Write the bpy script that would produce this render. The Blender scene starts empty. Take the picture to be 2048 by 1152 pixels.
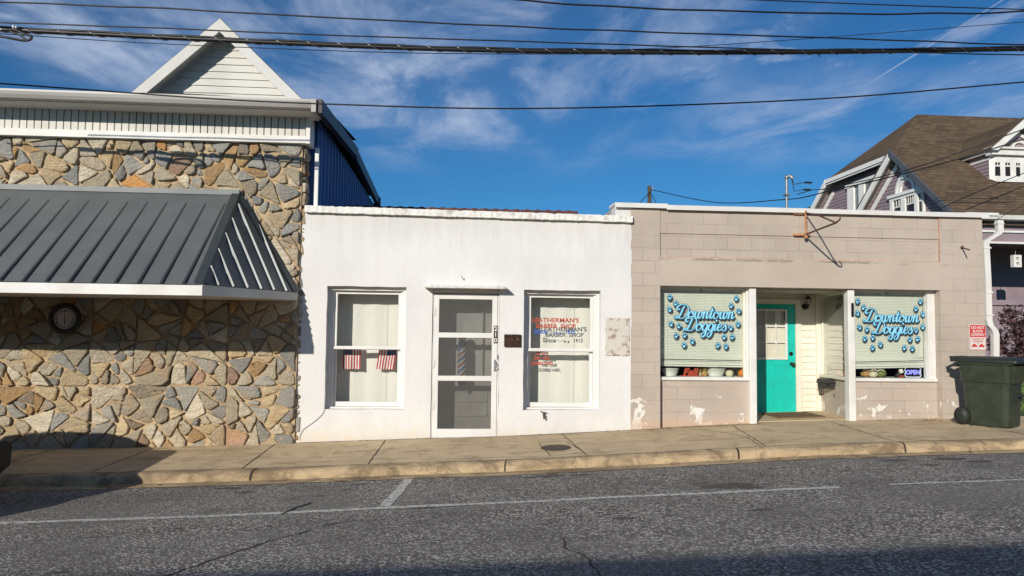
import bpy, math, random
from math import sin, cos, pi, radians, sqrt, atan2
from mathutils import Vector, Matrix

# ---------------------------------------------------------------- camera
SC = bpy.context.scene
COL = SC.collection
FPX, PSI, THE, RHO = 1450.0, math.atan(114 / 1450.), math.atan(84 / 1450.), .0115
CAM = Vector((0, -10.0, 1.5))
Fv = Vector((sin(PSI) * cos(THE), cos(PSI) * cos(THE), sin(THE)))
R0 = Vector((cos(PSI), -sin(PSI), 0)); U0 = R0.cross(Fv)
Rv = cos(RHO) * R0 + sin(RHO) * U0; Uv = cos(RHO) * U0 - sin(RHO) * R0
cd = bpy.data.cameras.new('camera'); cam = bpy.data.objects.new('camera', cd); COL.objects.link(cam)
cam.matrix_world = Matrix(((Rv.x, Uv.x, -Fv.x, CAM.x), (Rv.y, Uv.y, -Fv.y, CAM.y), (Rv.z, Uv.z, -Fv.z, CAM.z), (0, 0, 0, 1)))
cd.sensor_width = 36; cd.lens = 36 * FPX / 2048; cd.clip_start = .05; cd.clip_end = 3000
SC.camera = cam
SC.render.resolution_x, SC.render.resolution_y = 1024, 576

# ---------------------------------------------------------------- light
SX, SZ = .565, .425                      # sunlight drift sideways / downwards per metre of depth
SUN_EL = math.atan(SZ / sqrt(1 + SX * SX)); SUN_ROT = pi + math.atan(SX)
SC.view_settings.view_transform = 'Standard'; SC.view_settings.look = 'None'
SC.view_settings.exposure = 0.0; SC.view_settings.gamma = 1
sd = bpy.data.lights.new('sun', 'SUN'); sd.energy = 4.4; sd.angle = radians(.5); sd.color = (1, .935, .83)
so = bpy.data.objects.new('sun', sd); COL.objects.link(so)
so.rotation_euler = Vector((SX, 1, -SZ)).to_track_quat('-Z', 'Y').to_euler(); so.location = (-20, -30, 20)
W = bpy.data.worlds.new('World'); SC.world = W; W.use_nodes = True


def nn(nt, typ, **kw):
    n = nt.nodes.new('ShaderNode' + typ)
    for k, v in kw.items():
        if k.startswith('i_'):
            key = k[2:]; key = int(key) if key.isdigit() else key.replace('_', ' ')
            s = n.inputs[key]
            if hasattr(v, 'is_output') or isinstance(v, bpy.types.NodeSocket): nt.links.new(v, s)
            else: s.default_value = v
        else: setattr(n, k, v)
    return n


def mth(nt, op, a, b=None, c=None, clamp=False):
    n = nt.nodes.new('ShaderNodeMath'); n.operation = op; n.use_clamp = clamp
    for i, v in enumerate((a, b, c)):
        if v is None: continue
        if isinstance(v, bpy.types.NodeSocket): nt.links.new(v, n.inputs[i])
        else: n.inputs[i].default_value = v
    return n.outputs[0]


def mix(nt, f, a, b, blend='MIX'):
    n = nt.nodes.new('ShaderNodeMix'); n.data_type = 'RGBA'; n.blend_type = blend
    for i, v in ((0, f), (6, a), (7, b)):
        if isinstance(v, bpy.types.NodeSocket): nt.links.new(v, n.inputs[i])
        else: n.inputs[i].default_value = (*v, 1) if isinstance(v, tuple) and len(v) == 3 else v
    return n.outputs[2]


def mrange(nt, v, a, b, c=0., d=1., smooth=True):
    n = nt.nodes.new('ShaderNodeMapRange'); n.interpolation_type = 'SMOOTHSTEP' if smooth else 'LINEAR'
    nt.links.new(v, n.inputs[0])
    for i, x in enumerate((a, b, c, d)): n.inputs[i + 1].default_value = x
    return n.outputs[0]


def noise(nt, vec, scale, detail=4., rough=.55, dist=0.):
    return nn(nt, 'TexNoise', i_Vector=vec, i_Scale=float(scale), i_Detail=float(detail), i_Roughness=rough, i_Distortion=float(dist)).outputs[0]


def build_sky():
    nt = W.node_tree; nt.nodes.clear()
    out = nn(nt, 'OutputWorld'); bg = nn(nt, 'Background'); nt.links.new(bg.outputs[0], out.inputs[0])
    sky = nn(nt, 'TexSky', sky_type='NISHITA', sun_disc=False, sun_elevation=SUN_EL, sun_rotation=SUN_ROT,
             air_density=1.0, dust_density=.25, ozone_density=3.2, altitude=300)
    bg.inputs[1].default_value = .060
    tc = nn(nt, 'TexCoord'); sep = nn(nt, 'SeparateXYZ', i_0=tc.outputs['Generated'])
    x, y, z = sep.outputs
    zc = mth(nt, 'MAXIMUM', z, .05)
    u = mth(nt, 'DIVIDE', x, zc); v = mth(nt, 'DIVIDE', y, zc)       # a flat cloud deck
    cv = nn(nt, 'CombineXYZ', i_0=u, i_1=v, i_2=0.0).outputs[0]
    mp = nn(nt, 'Mapping', i_0=cv); mp.inputs['Rotation'].default_value = (0, 0, .35); mp.inputs['Scale'].default_value = (1.0, .55, 1); mp.inputs['Location'].default_value = (.7, 1.05, 0)
    n1 = nn(nt, 'TexNoise', i_Vector=mp.outputs[0], i_Scale=1.6, i_Detail=9., i_Roughness=.6, i_Distortion=.5).outputs[0]
    n2 = nn(nt, 'TexNoise', i_Vector=mp.outputs[0], i_Scale=.62, i_Detail=2., i_Roughness=.5).outputs[0]
    n3 = nn(nt, 'TexNoise', i_Vector=mp.outputs[0], i_Scale=5.5, i_Detail=6., i_Roughness=.65).outputs[0]
    a = mth(nt, 'MULTIPLY', mrange(nt, n1, .40, .64), mrange(nt, n2, .34, .56))
    a = mth(nt, 'MULTIPLY', a, mrange(nt, n3, .2, .7, .45, 1.1))
    elev = mrange(nt, z, .19, .30)                                    # wisps thin out towards the rooftops
    a = mth(nt, 'MULTIPLY', a, elev)
    veil = mth(nt, 'MULTIPLY', mrange(nt, n2, .3, .75, 0, .08), elev)
    a = mth(nt, 'ADD', mth(nt, 'MULTIPLY', a, .80), veil, clamp=True)
    mp3 = nn(nt, 'Mapping', i_0=cv); mp3.inputs['Scale'].default_value = (1, .8, 1); mp3.inputs['Location'].default_value = (.2, .55, 0)
    n5 = noise(nt, mp3.outputs[0], 3.0, 9, .62, .25)
    puff = mth(nt, 'MULTIPLY', mrange(nt, n5, .50, .66), mth(nt, 'MULTIPLY', mrange(nt, x, .16, .30), mrange(nt, z, .265, .32)))
    a = mth(nt, 'MAXIMUM', a, mth(nt, 'MULTIPLY', puff, .42))
    # the vapour trail: a thin band round a great circle
    p0, p1 = pix_dir(1612, 245), pix_dir(1800, 128)
    nrm = p0.cross(p1).normalized(); tan = (p1 - p0).normalized()
    dt = nn(nt, 'VectorMath', operation='DOT_PRODUCT', i_0=tc.outputs['Generated'], i_1=tuple(nrm)).outputs['Value']
    al = nn(nt, 'VectorMath', operation='DOT_PRODUCT', i_0=tc.outputs['Generated'], i_1=tuple(tan)).outputs['Value']
    band = mrange(nt, mth(nt, 'ABSOLUTE', dt), 0, .0016, 1, 0)
    s0, s1 = p0.dot(tan), p1.dot(tan)
    band = mth(nt, 'MULTIPLY', band, mrange(nt, al, s0, s1, 0., .55))
    band = mth(nt, 'MULTIPLY', band, mrange(nt, al, s1 + .02, s1 + .2, 1., .3))
    a = mth(nt, 'MAXIMUM', a, band)
    tint = mix(nt, 1.0, sky.outputs[0], (.36, .95, 1.38), 'MULTIPLY')
    c = mix(nt, a, tint, (7.6, 9.0, 11.8))
    nt.links.new(c, bg.inputs[0])


def pix_dir(px, py):
    return (Fv + Rv * ((px - 1024) / FPX) - Uv * ((py - 576) / FPX)).normalized()


def at(px, py, Y):
    "the point of the plane y = Y behind a point of the photograph"
    d = pix_dir(px, py); return CAM + d * ((Y - CAM.y) / d.y)


build_sky()

# ---------------------------------------------------------------- materials
MATS = {}


def newmat(name):
    m = bpy.data.materials.new(name); m.use_nodes = True; nt = m.node_tree; nt.nodes.clear()
    out = nn(nt, 'OutputMaterial'); b = nn(nt, 'BsdfPrincipled'); nt.links.new(b.outputs[0], out.inputs[0])
    MATS[name] = m
    return m, nt, b, out


def pos(nt): return nn(nt, 'NewGeometry').outputs['Position']


def bump(nt, b, h, strength=.3, dist=.01):
    n = nn(nt, 'Bump', i_Strength=strength, i_Distance=dist, i_Height=h)
    nt.links.new(n.outputs[0], b.inputs['Normal'])


def mat(name, c, rough=.6, c2=None, ns=6., lo=.35, hi=.65, bs=0., bscale=40., metal=0., spec=.5, bd=.01):
    if name in MATS: return MATS[name]
    m, nt, b, out = newmat(name); P = pos(nt)
    b.inputs['Roughness'].default_value = rough; b.inputs['Metallic'].default_value = metal
    b.inputs['Specular IOR Level'].default_value = spec
    if c2 is None: c2 = tuple(x * .86 for x in c)
    f = mrange(nt, noise(nt, P, ns, 5), lo, hi)
    nt.links.new(mix(nt, f, c, c2), b.inputs['Base Color'])
    if bs: bump(nt, b, noise(nt, P, bscale, 4), bs, bd)
    return m


def srgb(r, g, b):
    f = lambda v: ((v / 255 + .055) / 1.055) ** 2.4 if v > 10 else v / 255 / 12.92
    return (f(r), f(g), f(b))


def M_asphalt():
    m, nt, b, out = newmat('asphalt'); P = pos(nt)
    vo = nn(nt, 'TexVoronoi', i_Vector=P, i_Scale=64.); vo.feature = 'F1'
    cell = nn(nt, 'SeparateColor', i_0=vo.outputs['Color']).outputs[0]
    fine = noise(nt, P, 55, 3, .7)
    g = mrange(nt, cell, .25, 1., .0, 1.)
    agg = mix(nt, mth(nt, 'POWER', g, 2.2), (.085, .078, .071), (.60, .56, .50))
    agg = mix(nt, mrange(nt, fine, .35, .65, 0, .42), agg, (.185, .172, .158))
    big = noise(nt, P, .9, 6, .62, .4)
    agg = mix(nt, mrange(nt, big, .40, .66, 0, .55), agg, (.12, .112, .105))
    mp = nn(nt, 'Mapping', i_0=P); mp.inputs['Scale'].default_value = (.55, 2.2, 1)
    st = noise(nt, mp.outputs[0], 2.4, 6, .7, .3)
    agg = mix(nt, mrange(nt, st, .635, .70, 0, .78), agg, (.035, .03, .03))
    ml = nn(nt, 'Mapping', i_0=P); ml.inputs['Scale'].default_value = (.12, 1.5, 1)
    lane = noise(nt, ml.outputs[0], 1.3, 3, .5)
    agg = mix(nt, mrange(nt, lane, .4, .62, 0, .30), agg, (.24, .225, .205))
    oil = noise(nt, P, 2.1, 7, .68, .5)
    agg = mix(nt, mrange(nt, oil, .60, .72, 0, .55), agg, (.05, .047, .045))
    red = noise(nt, mp.outputs[0], 1.7, 4, .6)
    agg = mix(nt, mrange(nt, red, .6, .75, 0, .22), agg, (.12, .08, .07))
    sp = nn(nt, 'TexVoronoi', i_Vector=P, i_Scale=11.)
    agg = mix(nt, mrange(nt, sp.outputs[0], .045, .065, .8, 0), agg, (.5, .5, .48))
    nt.links.new(agg, b.inputs['Base Color']); b.inputs['Roughness'].default_value = .92; b.inputs['Specular IOR Level'].default_value = .2
    bump(nt, b, mth(nt, 'ADD', mth(nt, 'MULTIPLY', vo.outputs[0], -1.), fine), .55, .008)
    return m


def M_concrete(name, c, dark, tan, stain=.5, lo=.52):
    m, nt, b, out = newmat(name); P = pos(nt)
    a = noise(nt, P, 1.3, 7, .62, .4); f = noise(nt, P, 60, 3, .6)
    col = mix(nt, mrange(nt, a, .35, .68), c, tan)
    s = noise(nt, P, 3.1, 8, .72, .7)
    col = mix(nt, mrange(nt, s, lo, lo + .2, 0, stain), col, dark)
    mp = nn(nt, 'Mapping', i_0=P); mp.inputs['Scale'].default_value = (.35, 2.4, 1.)
    s2 = noise(nt, mp.outputs[0], 2.6, 6, .7, .3)
    col = mix(nt, mrange(nt, s2, lo + .02, lo + .22, 0, stain), col, dark)
    col = mix(nt, mrange(nt, f, .3, .7, 0, .22), col, dark)
    nt.links.new(col, b.inputs['Base Color']); b.inputs['Roughness'].default_value = .9; b.inputs['Specular IOR Level'].default_value = .2
    bump(nt, b, mth(nt, 'ADD', f, mth(nt, 'MULTIPLY', s, 2.5)), .6, .01)
    return m


def M_stone():
    m, nt, b, out = newmat('field_stone'); P = pos(nt)
    at_ = nn(nt, 'Attribute', attribute_name='Col').outputs[0]
    mp = nn(nt, 'Mapping', i_0=P); mp.inputs['Rotation'].default_value = (0, .5, 0); mp.inputs['Scale'].default_value = (1, 1, 3.2)
    n1 = noise(nt, mp.outputs[0], 5, 7, .68, 1.0); n2 = noise(nt, P, 3.2, 5, .6, .5)
    c = mix(nt, mrange(nt, n1, .40, .70, 0, .45), at_, (.20, .19, .165))
    c = mix(nt, mrange(nt, n2, .50, .70, 0, .5), c, (.44, .27, .12))
    n4 = noise(nt, P, 9, 6, .7, .6)
    c = mix(nt, mrange(nt, n4, .55, .75, 0, .5), c, (.60, .53, .40))
    nt.links.new(c, b.inputs['Base Color']); b.inputs['Roughness'].default_value = .85; b.inputs['Specular IOR Level'].default_value = .25
    bump(nt, b, mth(nt, 'ADD', n1, noise(nt, P, 28, 5, .6)), 1.0, .03)
    return m


def M_stucco():
    m, nt, b, out = newmat('white_stucco'); P = pos(nt)
    a = noise(nt, P, 1.1, 5, .6); f = noise(nt, P, 9, 6, .6); g = noise(nt, P, 70, 3)
    c = mix(nt, mrange(nt, a, .35, .7), (.725, .712, .692), (.665, .655, .64))
    sep = nn(nt, 'SeparateXYZ', i_0=P)
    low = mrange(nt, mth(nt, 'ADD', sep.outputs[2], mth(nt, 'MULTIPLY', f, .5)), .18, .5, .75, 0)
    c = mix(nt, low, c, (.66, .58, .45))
    mp = nn(nt, 'Mapping', i_0=P); mp.inputs['Scale'].default_value = (5, 5, .5)
    s = noise(nt, mp.outputs[0], 1.6, 5, .6)
    c = mix(nt, mrange(nt, s, .50, .78, 0, .20), c, (.55, .53, .49))
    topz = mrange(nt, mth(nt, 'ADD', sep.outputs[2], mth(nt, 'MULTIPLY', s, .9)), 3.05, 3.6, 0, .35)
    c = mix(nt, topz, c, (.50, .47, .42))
    ch = noise(nt, P, 5.5, 6, .7, .3)
    c = mix(nt, mrange(nt, ch, .735, .75, 0, .55), c, (.45, .42, .38))
    nt.links.new(c, b.inputs['Base Color']); b.inputs['Roughness'].default_value = .75; b.inputs['Specular IOR Level'].default_value = .3
    bump(nt, b, mth(nt, 'ADD', mth(nt, 'MULTIPLY', a, 2.5), mth(nt, 'ADD', f, mth(nt, 'MULTIPLY', g, .12))), .32, .02)
    return m


def M_block(name, axis='x', joints=True, joint_str=1.0):
    m, nt, b, out = newmat(name); P = pos(nt); sep = nn(nt, 'SeparateXYZ', i_0=P)
    x, y, z = sep.outputs
    u = x if axis == 'x' else y
    wob = mth(nt, 'MULTIPLY', mth(nt, 'SUBTRACT', noise(nt, P, 3, 2), .5), .02)
    v = nn(nt, 'CombineXYZ', i_0=mth(nt, 'ADD', u, .03), i_1=mth(nt, 'ADD', mth(nt, 'ADD', z, -.005), wob), i_2=0.0).outputs[0]
    br = nn(nt, 'TexBrick', i_Vector=v, i_Scale=1.0); br.offset = .5
    br.inputs['Brick Width'].default_value = .355; br.inputs['Row Height'].default_value = .178
    br.inputs['Mortar Size'].default_value = .0065; br.inputs['Mortar Smooth'].default_value = .5
    br.inputs['Color1'].default_value = (1, 1, 1, 1); br.inputs['Color2'].default_value = (.86, .86, .86, 1); br.inputs['Mortar'].default_value = (.7, .7, .7, 1)
    a = noise(nt, P, .9, 5, .6); f = noise(nt, P, 16, 5, .65)
    c = mix(nt, mrange(nt, a, .35, .68), (.50, .425, .36), (.435, .37, .31))
    jm = noise(nt, P, 1.4, 3)
    if joints:
        c = mix(nt, mrange(nt, jm, .35, .65, .12 * joint_str, .62 * joint_str), c, br.outputs[0], 'MULTIPLY')
    # rusty brown marks and old white paint showing where the pink coat has flaked off
    mp = nn(nt, 'Mapping', i_0=P); mp.inputs['Scale'].default_value = (.6, .6, 2.6)
    s = noise(nt, mp.outputs[0], 3.4, 8, .74, .3)
    c = mix(nt, mrange(nt, s, .655, .70, 0, .55), c, (.25, .19, .15))
    wav = mth(nt, 'ADD', z, mth(nt, 'MULTIPLY', f, .05))
    ln = mth(nt, 'MULTIPLY', mrange(nt, mth(nt, 'ABSOLUTE', mth(nt, 'SUBTRACT', wav, 2.555)), .0, .03, 1, 0), mrange(nt, noise(nt, mp.outputs[0], 2.2, 5, .7), .48, .56))
    c = mix(nt, mth(nt, 'MULTIPLY', ln, .6), c, (.16, .10, .07))
    sc_ = noise(nt, P, 13, 5, .7)
    c = mix(nt, mth(nt, 'MULTIPLY', mrange(nt, sc_, .68, .71), .6), c, (.70, .66, .60))
    sd2 = noise(nt, mp.outputs[0], 9, 6, .75)
    c = mix(nt, mth(nt, 'MULTIPLY', mrange(nt, sd2, .665, .70), .5), c, (.12, .09, .07))
    p = noise(nt, P, 3.3, 9, .70, .35)
    lowz = mrange(nt, z, .25, .95, .535, .71)
    fl = mth(nt, 'SUBTRACT', p, lowz)
    flake = mrange(nt, fl, .0, .012)
    c = mix(nt, mth(nt, 'MULTIPLY', flake, .95), c, (.74, .71, .65))
    edge = mth(nt, 'MULTIPLY', mrange(nt, fl, -.012, 0.), mth(nt, 'SUBTRACT', 1., flake))
    c = mix(nt, mth(nt, 'MULTIPLY', edge, .4), c, (.22, .17, .13))
    damp = mrange(nt, mth(nt, 'ADD', z, mth(nt, 'MULTIPLY', f, .14)), .24, .42, .6, 0)
    c = mix(nt, damp, c, (.58, .39, .26))
    nt.links.new(c, b.inputs['Base Color']); b.inputs['Roughness'].default_value = .8; b.inputs['Specular IOR Level'].default_value = .3
    h = mth(nt, 'ADD', mth(nt, 'MULTIPLY', f, .25), mth(nt, 'MULTIPLY', flake, -.35))
    if joints: h = mth(nt, 'SUBTRACT', h, mth(nt, 'MULTIPLY', br.outputs[1], mrange(nt, jm, .35, .65, .2, .9)))
    bump(nt, b, h, .5, .012)
    return m


def M_shingle():
    m, nt, b, out = newmat('roof_shingle'); P = pos(nt); sep = nn(nt, 'SeparateXYZ', i_0=P)
    x, y, z = sep.outputs
    v = nn(nt, 'CombineXYZ', i_0=mth(nt, 'ADD', x, mth(nt, 'MULTIPLY', y, .13)), i_1=mth(nt, 'ADD', z, mth(nt, 'MULTIPLY', noise(nt, P, 1.2, 2), .03)), i_2=0.0).outputs[0]
    br = nn(nt, 'TexBrick', i_Vector=v, i_Scale=1.0); br.offset = .37
    br.inputs['Brick Width'].default_value = .30; br.inputs['Row Height'].default_value = .11; br.inputs['Mortar Size'].default_value = .014; br.inputs['Mortar Smooth'].default_value = .6
    br.inputs['Color1'].default_value = (.175, .118, .075, 1); br.inputs['Color2'].default_value = (.085, .058, .040, 1); br.inputs['Mortar'].default_value = (.05, .04, .03, 1)
    n = noise(nt, P, .8, 5, .6); f = noise(nt, P, 25, 3)
    c = mix(nt, mrange(nt, n, .35, .7, 0, .5), br.outputs[0], (.155, .108, .068))
    c = mix(nt, mrange(nt, f, .3, .7, 0, .35), c, (.08, .065, .045))
    nt.links.new(c, b.inputs['Base Color']); b.inputs['Roughness'].default_value = .95; b.inputs['Specular IOR Level'].default_value = .1
    bump(nt, b, mth(nt, 'SUBTRACT', f, br.outputs[1]), .5, .02)
    return m


def M_glass(name, tint=(.93, .96, .94), refl=.09):
    m = bpy.data.materials.new(name); m.use_nodes = True; nt = m.node_tree; nt.nodes.clear(); MATS[name] = m
    out = nn(nt, 'OutputMaterial'); t = nn(nt, 'BsdfTransparent', i_0=(*tint, 1)); g = nn(nt, 'BsdfGlossy', i_Roughness=.015)
    fr = nn(nt, 'Fresnel', i_0=1.45)
    f = mth(nt, 'ADD', mth(nt, 'MULTIPLY', fr.outputs[0], .55), refl - .04, clamp=True)
    ms = nn(nt, 'MixShader', i_0=f, i_1=t.outputs[0], i_2=g.outputs[0]); nt.links.new(ms.outputs[0], out.inputs[0])
    return m


def M_screen():
    m = bpy.data.materials.new('insect_screen'); m.use_nodes = True; nt = m.node_tree; nt.nodes.clear(); MATS['insect_screen'] = m
    out = nn(nt, 'OutputMaterial'); t = nn(nt, 'BsdfTransparent'); g = nn(nt, 'BsdfDiffuse', i_0=(.13, .13, .12, 1))
    n = noise(nt, pos(nt), 3, 3)
    ms = nn(nt, 'MixShader', i_0=mrange(nt, n, .3, .7, .32, .40), i_1=t.outputs[0], i_2=g.outputs[0]); nt.links.new(ms.outputs[0], out.inputs[0])
    return m


def M_cloth(name, c, tr=.3):
    m, nt, b, out = newmat(name)
    b.inputs['Base Color'].default_value = (*c, 1); b.inputs['Roughness'].default_value = .9; b.inputs['Specular IOR Level'].default_value = .1
    tl = nn(nt, 'BsdfTranslucent', i_0=(*c, 1)); ms = nn(nt, 'MixShader', i_0=tr, i_1=b.outputs[0], i_2=tl.outputs[0])
    nt.links.new(ms.outputs[0], out.inputs[0])
    return m


def M_emit(name, c, s):
    m, nt, b, out = newmat(name); b.inputs['Base Color'].default_value = (*c, 1)
    b.inputs['Emission Color'].default_value = (*c, 1); b.inputs['Emission Strength'].default_value = s
    return m


M_asphalt(); M_stone(); M_stucco(); M_block('block_wall'); M_block('block_wall_side', 'y'); M_block('lintel_paint', 'x', False); M_shingle()
M_concrete('sidewalk_concrete', (.64, .50, .32), (.29, .22, .135), (.52, .405, .26), .75, .49)
M_concrete('kerb_concrete', (.58, .44, .265), (.20, .145, .09), (.45, .335, .20), .9, .44)
M_glass('window_glass', (.97, .975, .965), .055); M_glass('clear_glass', (.95, .97, .945), .05); M_screen()

mat('mortar', (.52, .38, .22), .95, (.38, .275, .16), 7, bs=.7, bscale=30)
mat('white_paint', (.74, .73, .70), .5, (.68, .665, .63), 3, bs=.15, bscale=25)
mat('white_trim', (.75, .74, .71), .55, (.66, .645, .60), 2.5, bs=.1, bscale=18)
mat('cornice_paint', (.78, .76, .71), .7, (.50, .46, .40), 5, .5, .72, bs=.8, bscale=16, bd=.02)
mat('gutter_metal', (.42, .405, .375), .45, (.36, .345, .32), 1.2); mat('sunlit_trim', (.86, .85, .81), .5, (.80, .79, .75), 2)  # lighter white stands in for sunlight on the house's side-facing trim
mat('vinyl_siding', (.60, .59, .55), .6, (.52, .51, .47), 1.5)
mat('cream_siding', (.80, .76, .64), .55, (.74, .70, .58), 2)
mat('frieze_panel', (.62, .60, .54), .6, (.54, .52, .47), 2)
mat('dark_metal_roof', (.140, .150, .150), .5, (.118, .128, .130), 2.0, metal=.15, bs=.05, bscale=5)
mat('dark_metal_rib', (.06, .07, .075), .4, metal=.3)
mat('blue_metal', (.05, .12, .34), .45, (.04, .10, .28), 1.5)
mat('black_roof', (.018, .018, .02), .9, (.035, .033, .032), 3, bs=.4)
mat('brown_trim', (.03, .022, .02), .5)
mat('ridge_red', (.13, .045, .035), .85, (.08, .03, .025), 9)
mat('blind_vinyl', (.76, .755, .70), .5, (.70, .695, .64), 2)
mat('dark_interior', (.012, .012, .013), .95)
mat('room_wall', (.12, .12, .115), .95)
mat('teal_paint', (.005, .55, .45), .42, (.01, .47, .385), 5, bs=.12, bscale=30)
mat('black_paint', (.012, .012, .012), .4)
mat('rust_and_sunlit_orange', (.62, .30, .15), .8, (.35, .16, .08), 20)  # real rust on the bracket, painted sunlight on the wall edges
mat('rust_iron', (.13, .05, .04), .8, (.07, .03, .025), 25)
mat('navy_vinyl', (.008, .045, .10), .5)
mat('teal_vinyl', (.02, .22, .36), .5)
mat('sky_vinyl', (.23, .62, .86), .5, (.30, .70, .90), 8)
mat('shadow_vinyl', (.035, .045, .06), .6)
mat('red_vinyl', (.46, .07, .035), .5)
mat('blue_vinyl', (.03, .11, .42), .5)
mat('grey_vinyl', (.12, .12, .14), .5)
mat('flag_white', (.80, .76, .74), .8); mat('flag_red', (.48, .05, .07), .8); mat('flag_blue', (.02, .035, .15), .8)
mat('bin_plastic', (.020, .030, .016), .45, (.032, .042, .026), 7, bs=.1, bscale=60)
mat('bin_lid_plastic', (.014, .02, .016), .5)
mat('rubber', (.010, .010, .010), .7)
mat('wire_black', (.006, .006, .007), .5)
mat('wire_shine', (.30, .29, .27), .35, metal=.8)
mat('ceramic', (.8, .8, .78), .2)
mat('pole_wood', (.10, .075, .05), .9, (.06, .045, .03), 10)
mat('grey_steel', (.30, .31, .32), .45, metal=.6)
mat('purple_siding', (.29, .225, .25), .7, (.25, .19, .215), 2); mat('house_glass', (.022, .018, .022), .3, spec=.3); mat('tar_spot', (.055, .048, .044), .85, (.09, .075, .068), 20); mat('mailbox_metal', (.04, .038, .036), .5)
mat('beige_soffit', (.50, .46, .40), .8)
mat('slate_trim', (.08, .095, .115), .7)
mat('red_brick', (.36, .10, .055), .9, (.22, .06, .035), 12)
mat('sign_red', (.60, .035, .03), .5); mat('sign_white', (.76, .70, .66), .5)
mat('bronze', (.045, .026, .018), .35, (.09, .05, .03), 22, .45, .6, metal=.5)
mat('mat_brown', (.13, .075, .035), 1.0, (.24, .14, .07), 60, bs=.8, bscale=150)
mat('mat_dark', (.03, .022, .015), 1.0)
mat('iron_cover', (.085, .06, .045), .8, (.05, .035, .03), 14, bs=.6, bscale=50)
mat('scar_plaster', (.60, .56, .50), .9, (.33, .24, .18), 11, .50, .68, bs=.8, bscale=22)
mat('seam_dark', (.05, .038, .028), 1.0)
mat('crack_dark', (.018, .016, .015), 1.0)
mat('line_paint', (.52, .51, .47), .8, (.17, .165, .155), 26, .44, .66)
mat('car_paint', (.55, .54, .50), .25, spec=.6)
mat('car_glass', (.01, .012, .014), .08, spec=.8)
mat('chrome', (.6, .6, .6), .15, metal=1.)
mat('lamp_red', (.35, .01, .01), .2)
mat('clock_face', (.62, .54, .50), .6); mat('clock_dark', (.02, .016, .014), .5)
mat('orange_gourd', (.75, .26, .05), .5, (.65, .18, .03), 10); mat('green_cloth', (.18, .20, .06), .9); mat('cream_cloth', (.70, .62, .48), .9)
mat('brown_fur', (.10, .045, .025), .9); mat('tan_cloth', (.45, .26, .10), .9); mat('dull_red', (.30, .05, .03), .8)
mat('bark', (.07, .05, .035), .95); mat('leaf_green', (.05, .085, .02), .7, (.09, .13, .035), 3); mat('leaf_plum', (.045, .022, .026), .7, (.085, .035, .035), 4)
mat('lawn_soil', (.07, .11, .025), 1., (.05, .085, .02), 8); mat('grass_blade', (.12, .22, .03), .8, (.19, .27, .06), 2)
mat('earth', (.16, .14, .10), 1., (.12, .12, .07), .4)
mat('brown_brick', (.20, .10, .07), .9, (.14, .07, .05), 7)
M_cloth('curtain_cloth', (.86, .85, .80), .08); M_cloth('flag_cloth', (.7, .7, .7), .2)
M_emit('neon_blue', (.22, .22, 1.0), 1.6); M_emit('neon_white', (.75, .80, .95), .55)


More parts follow.
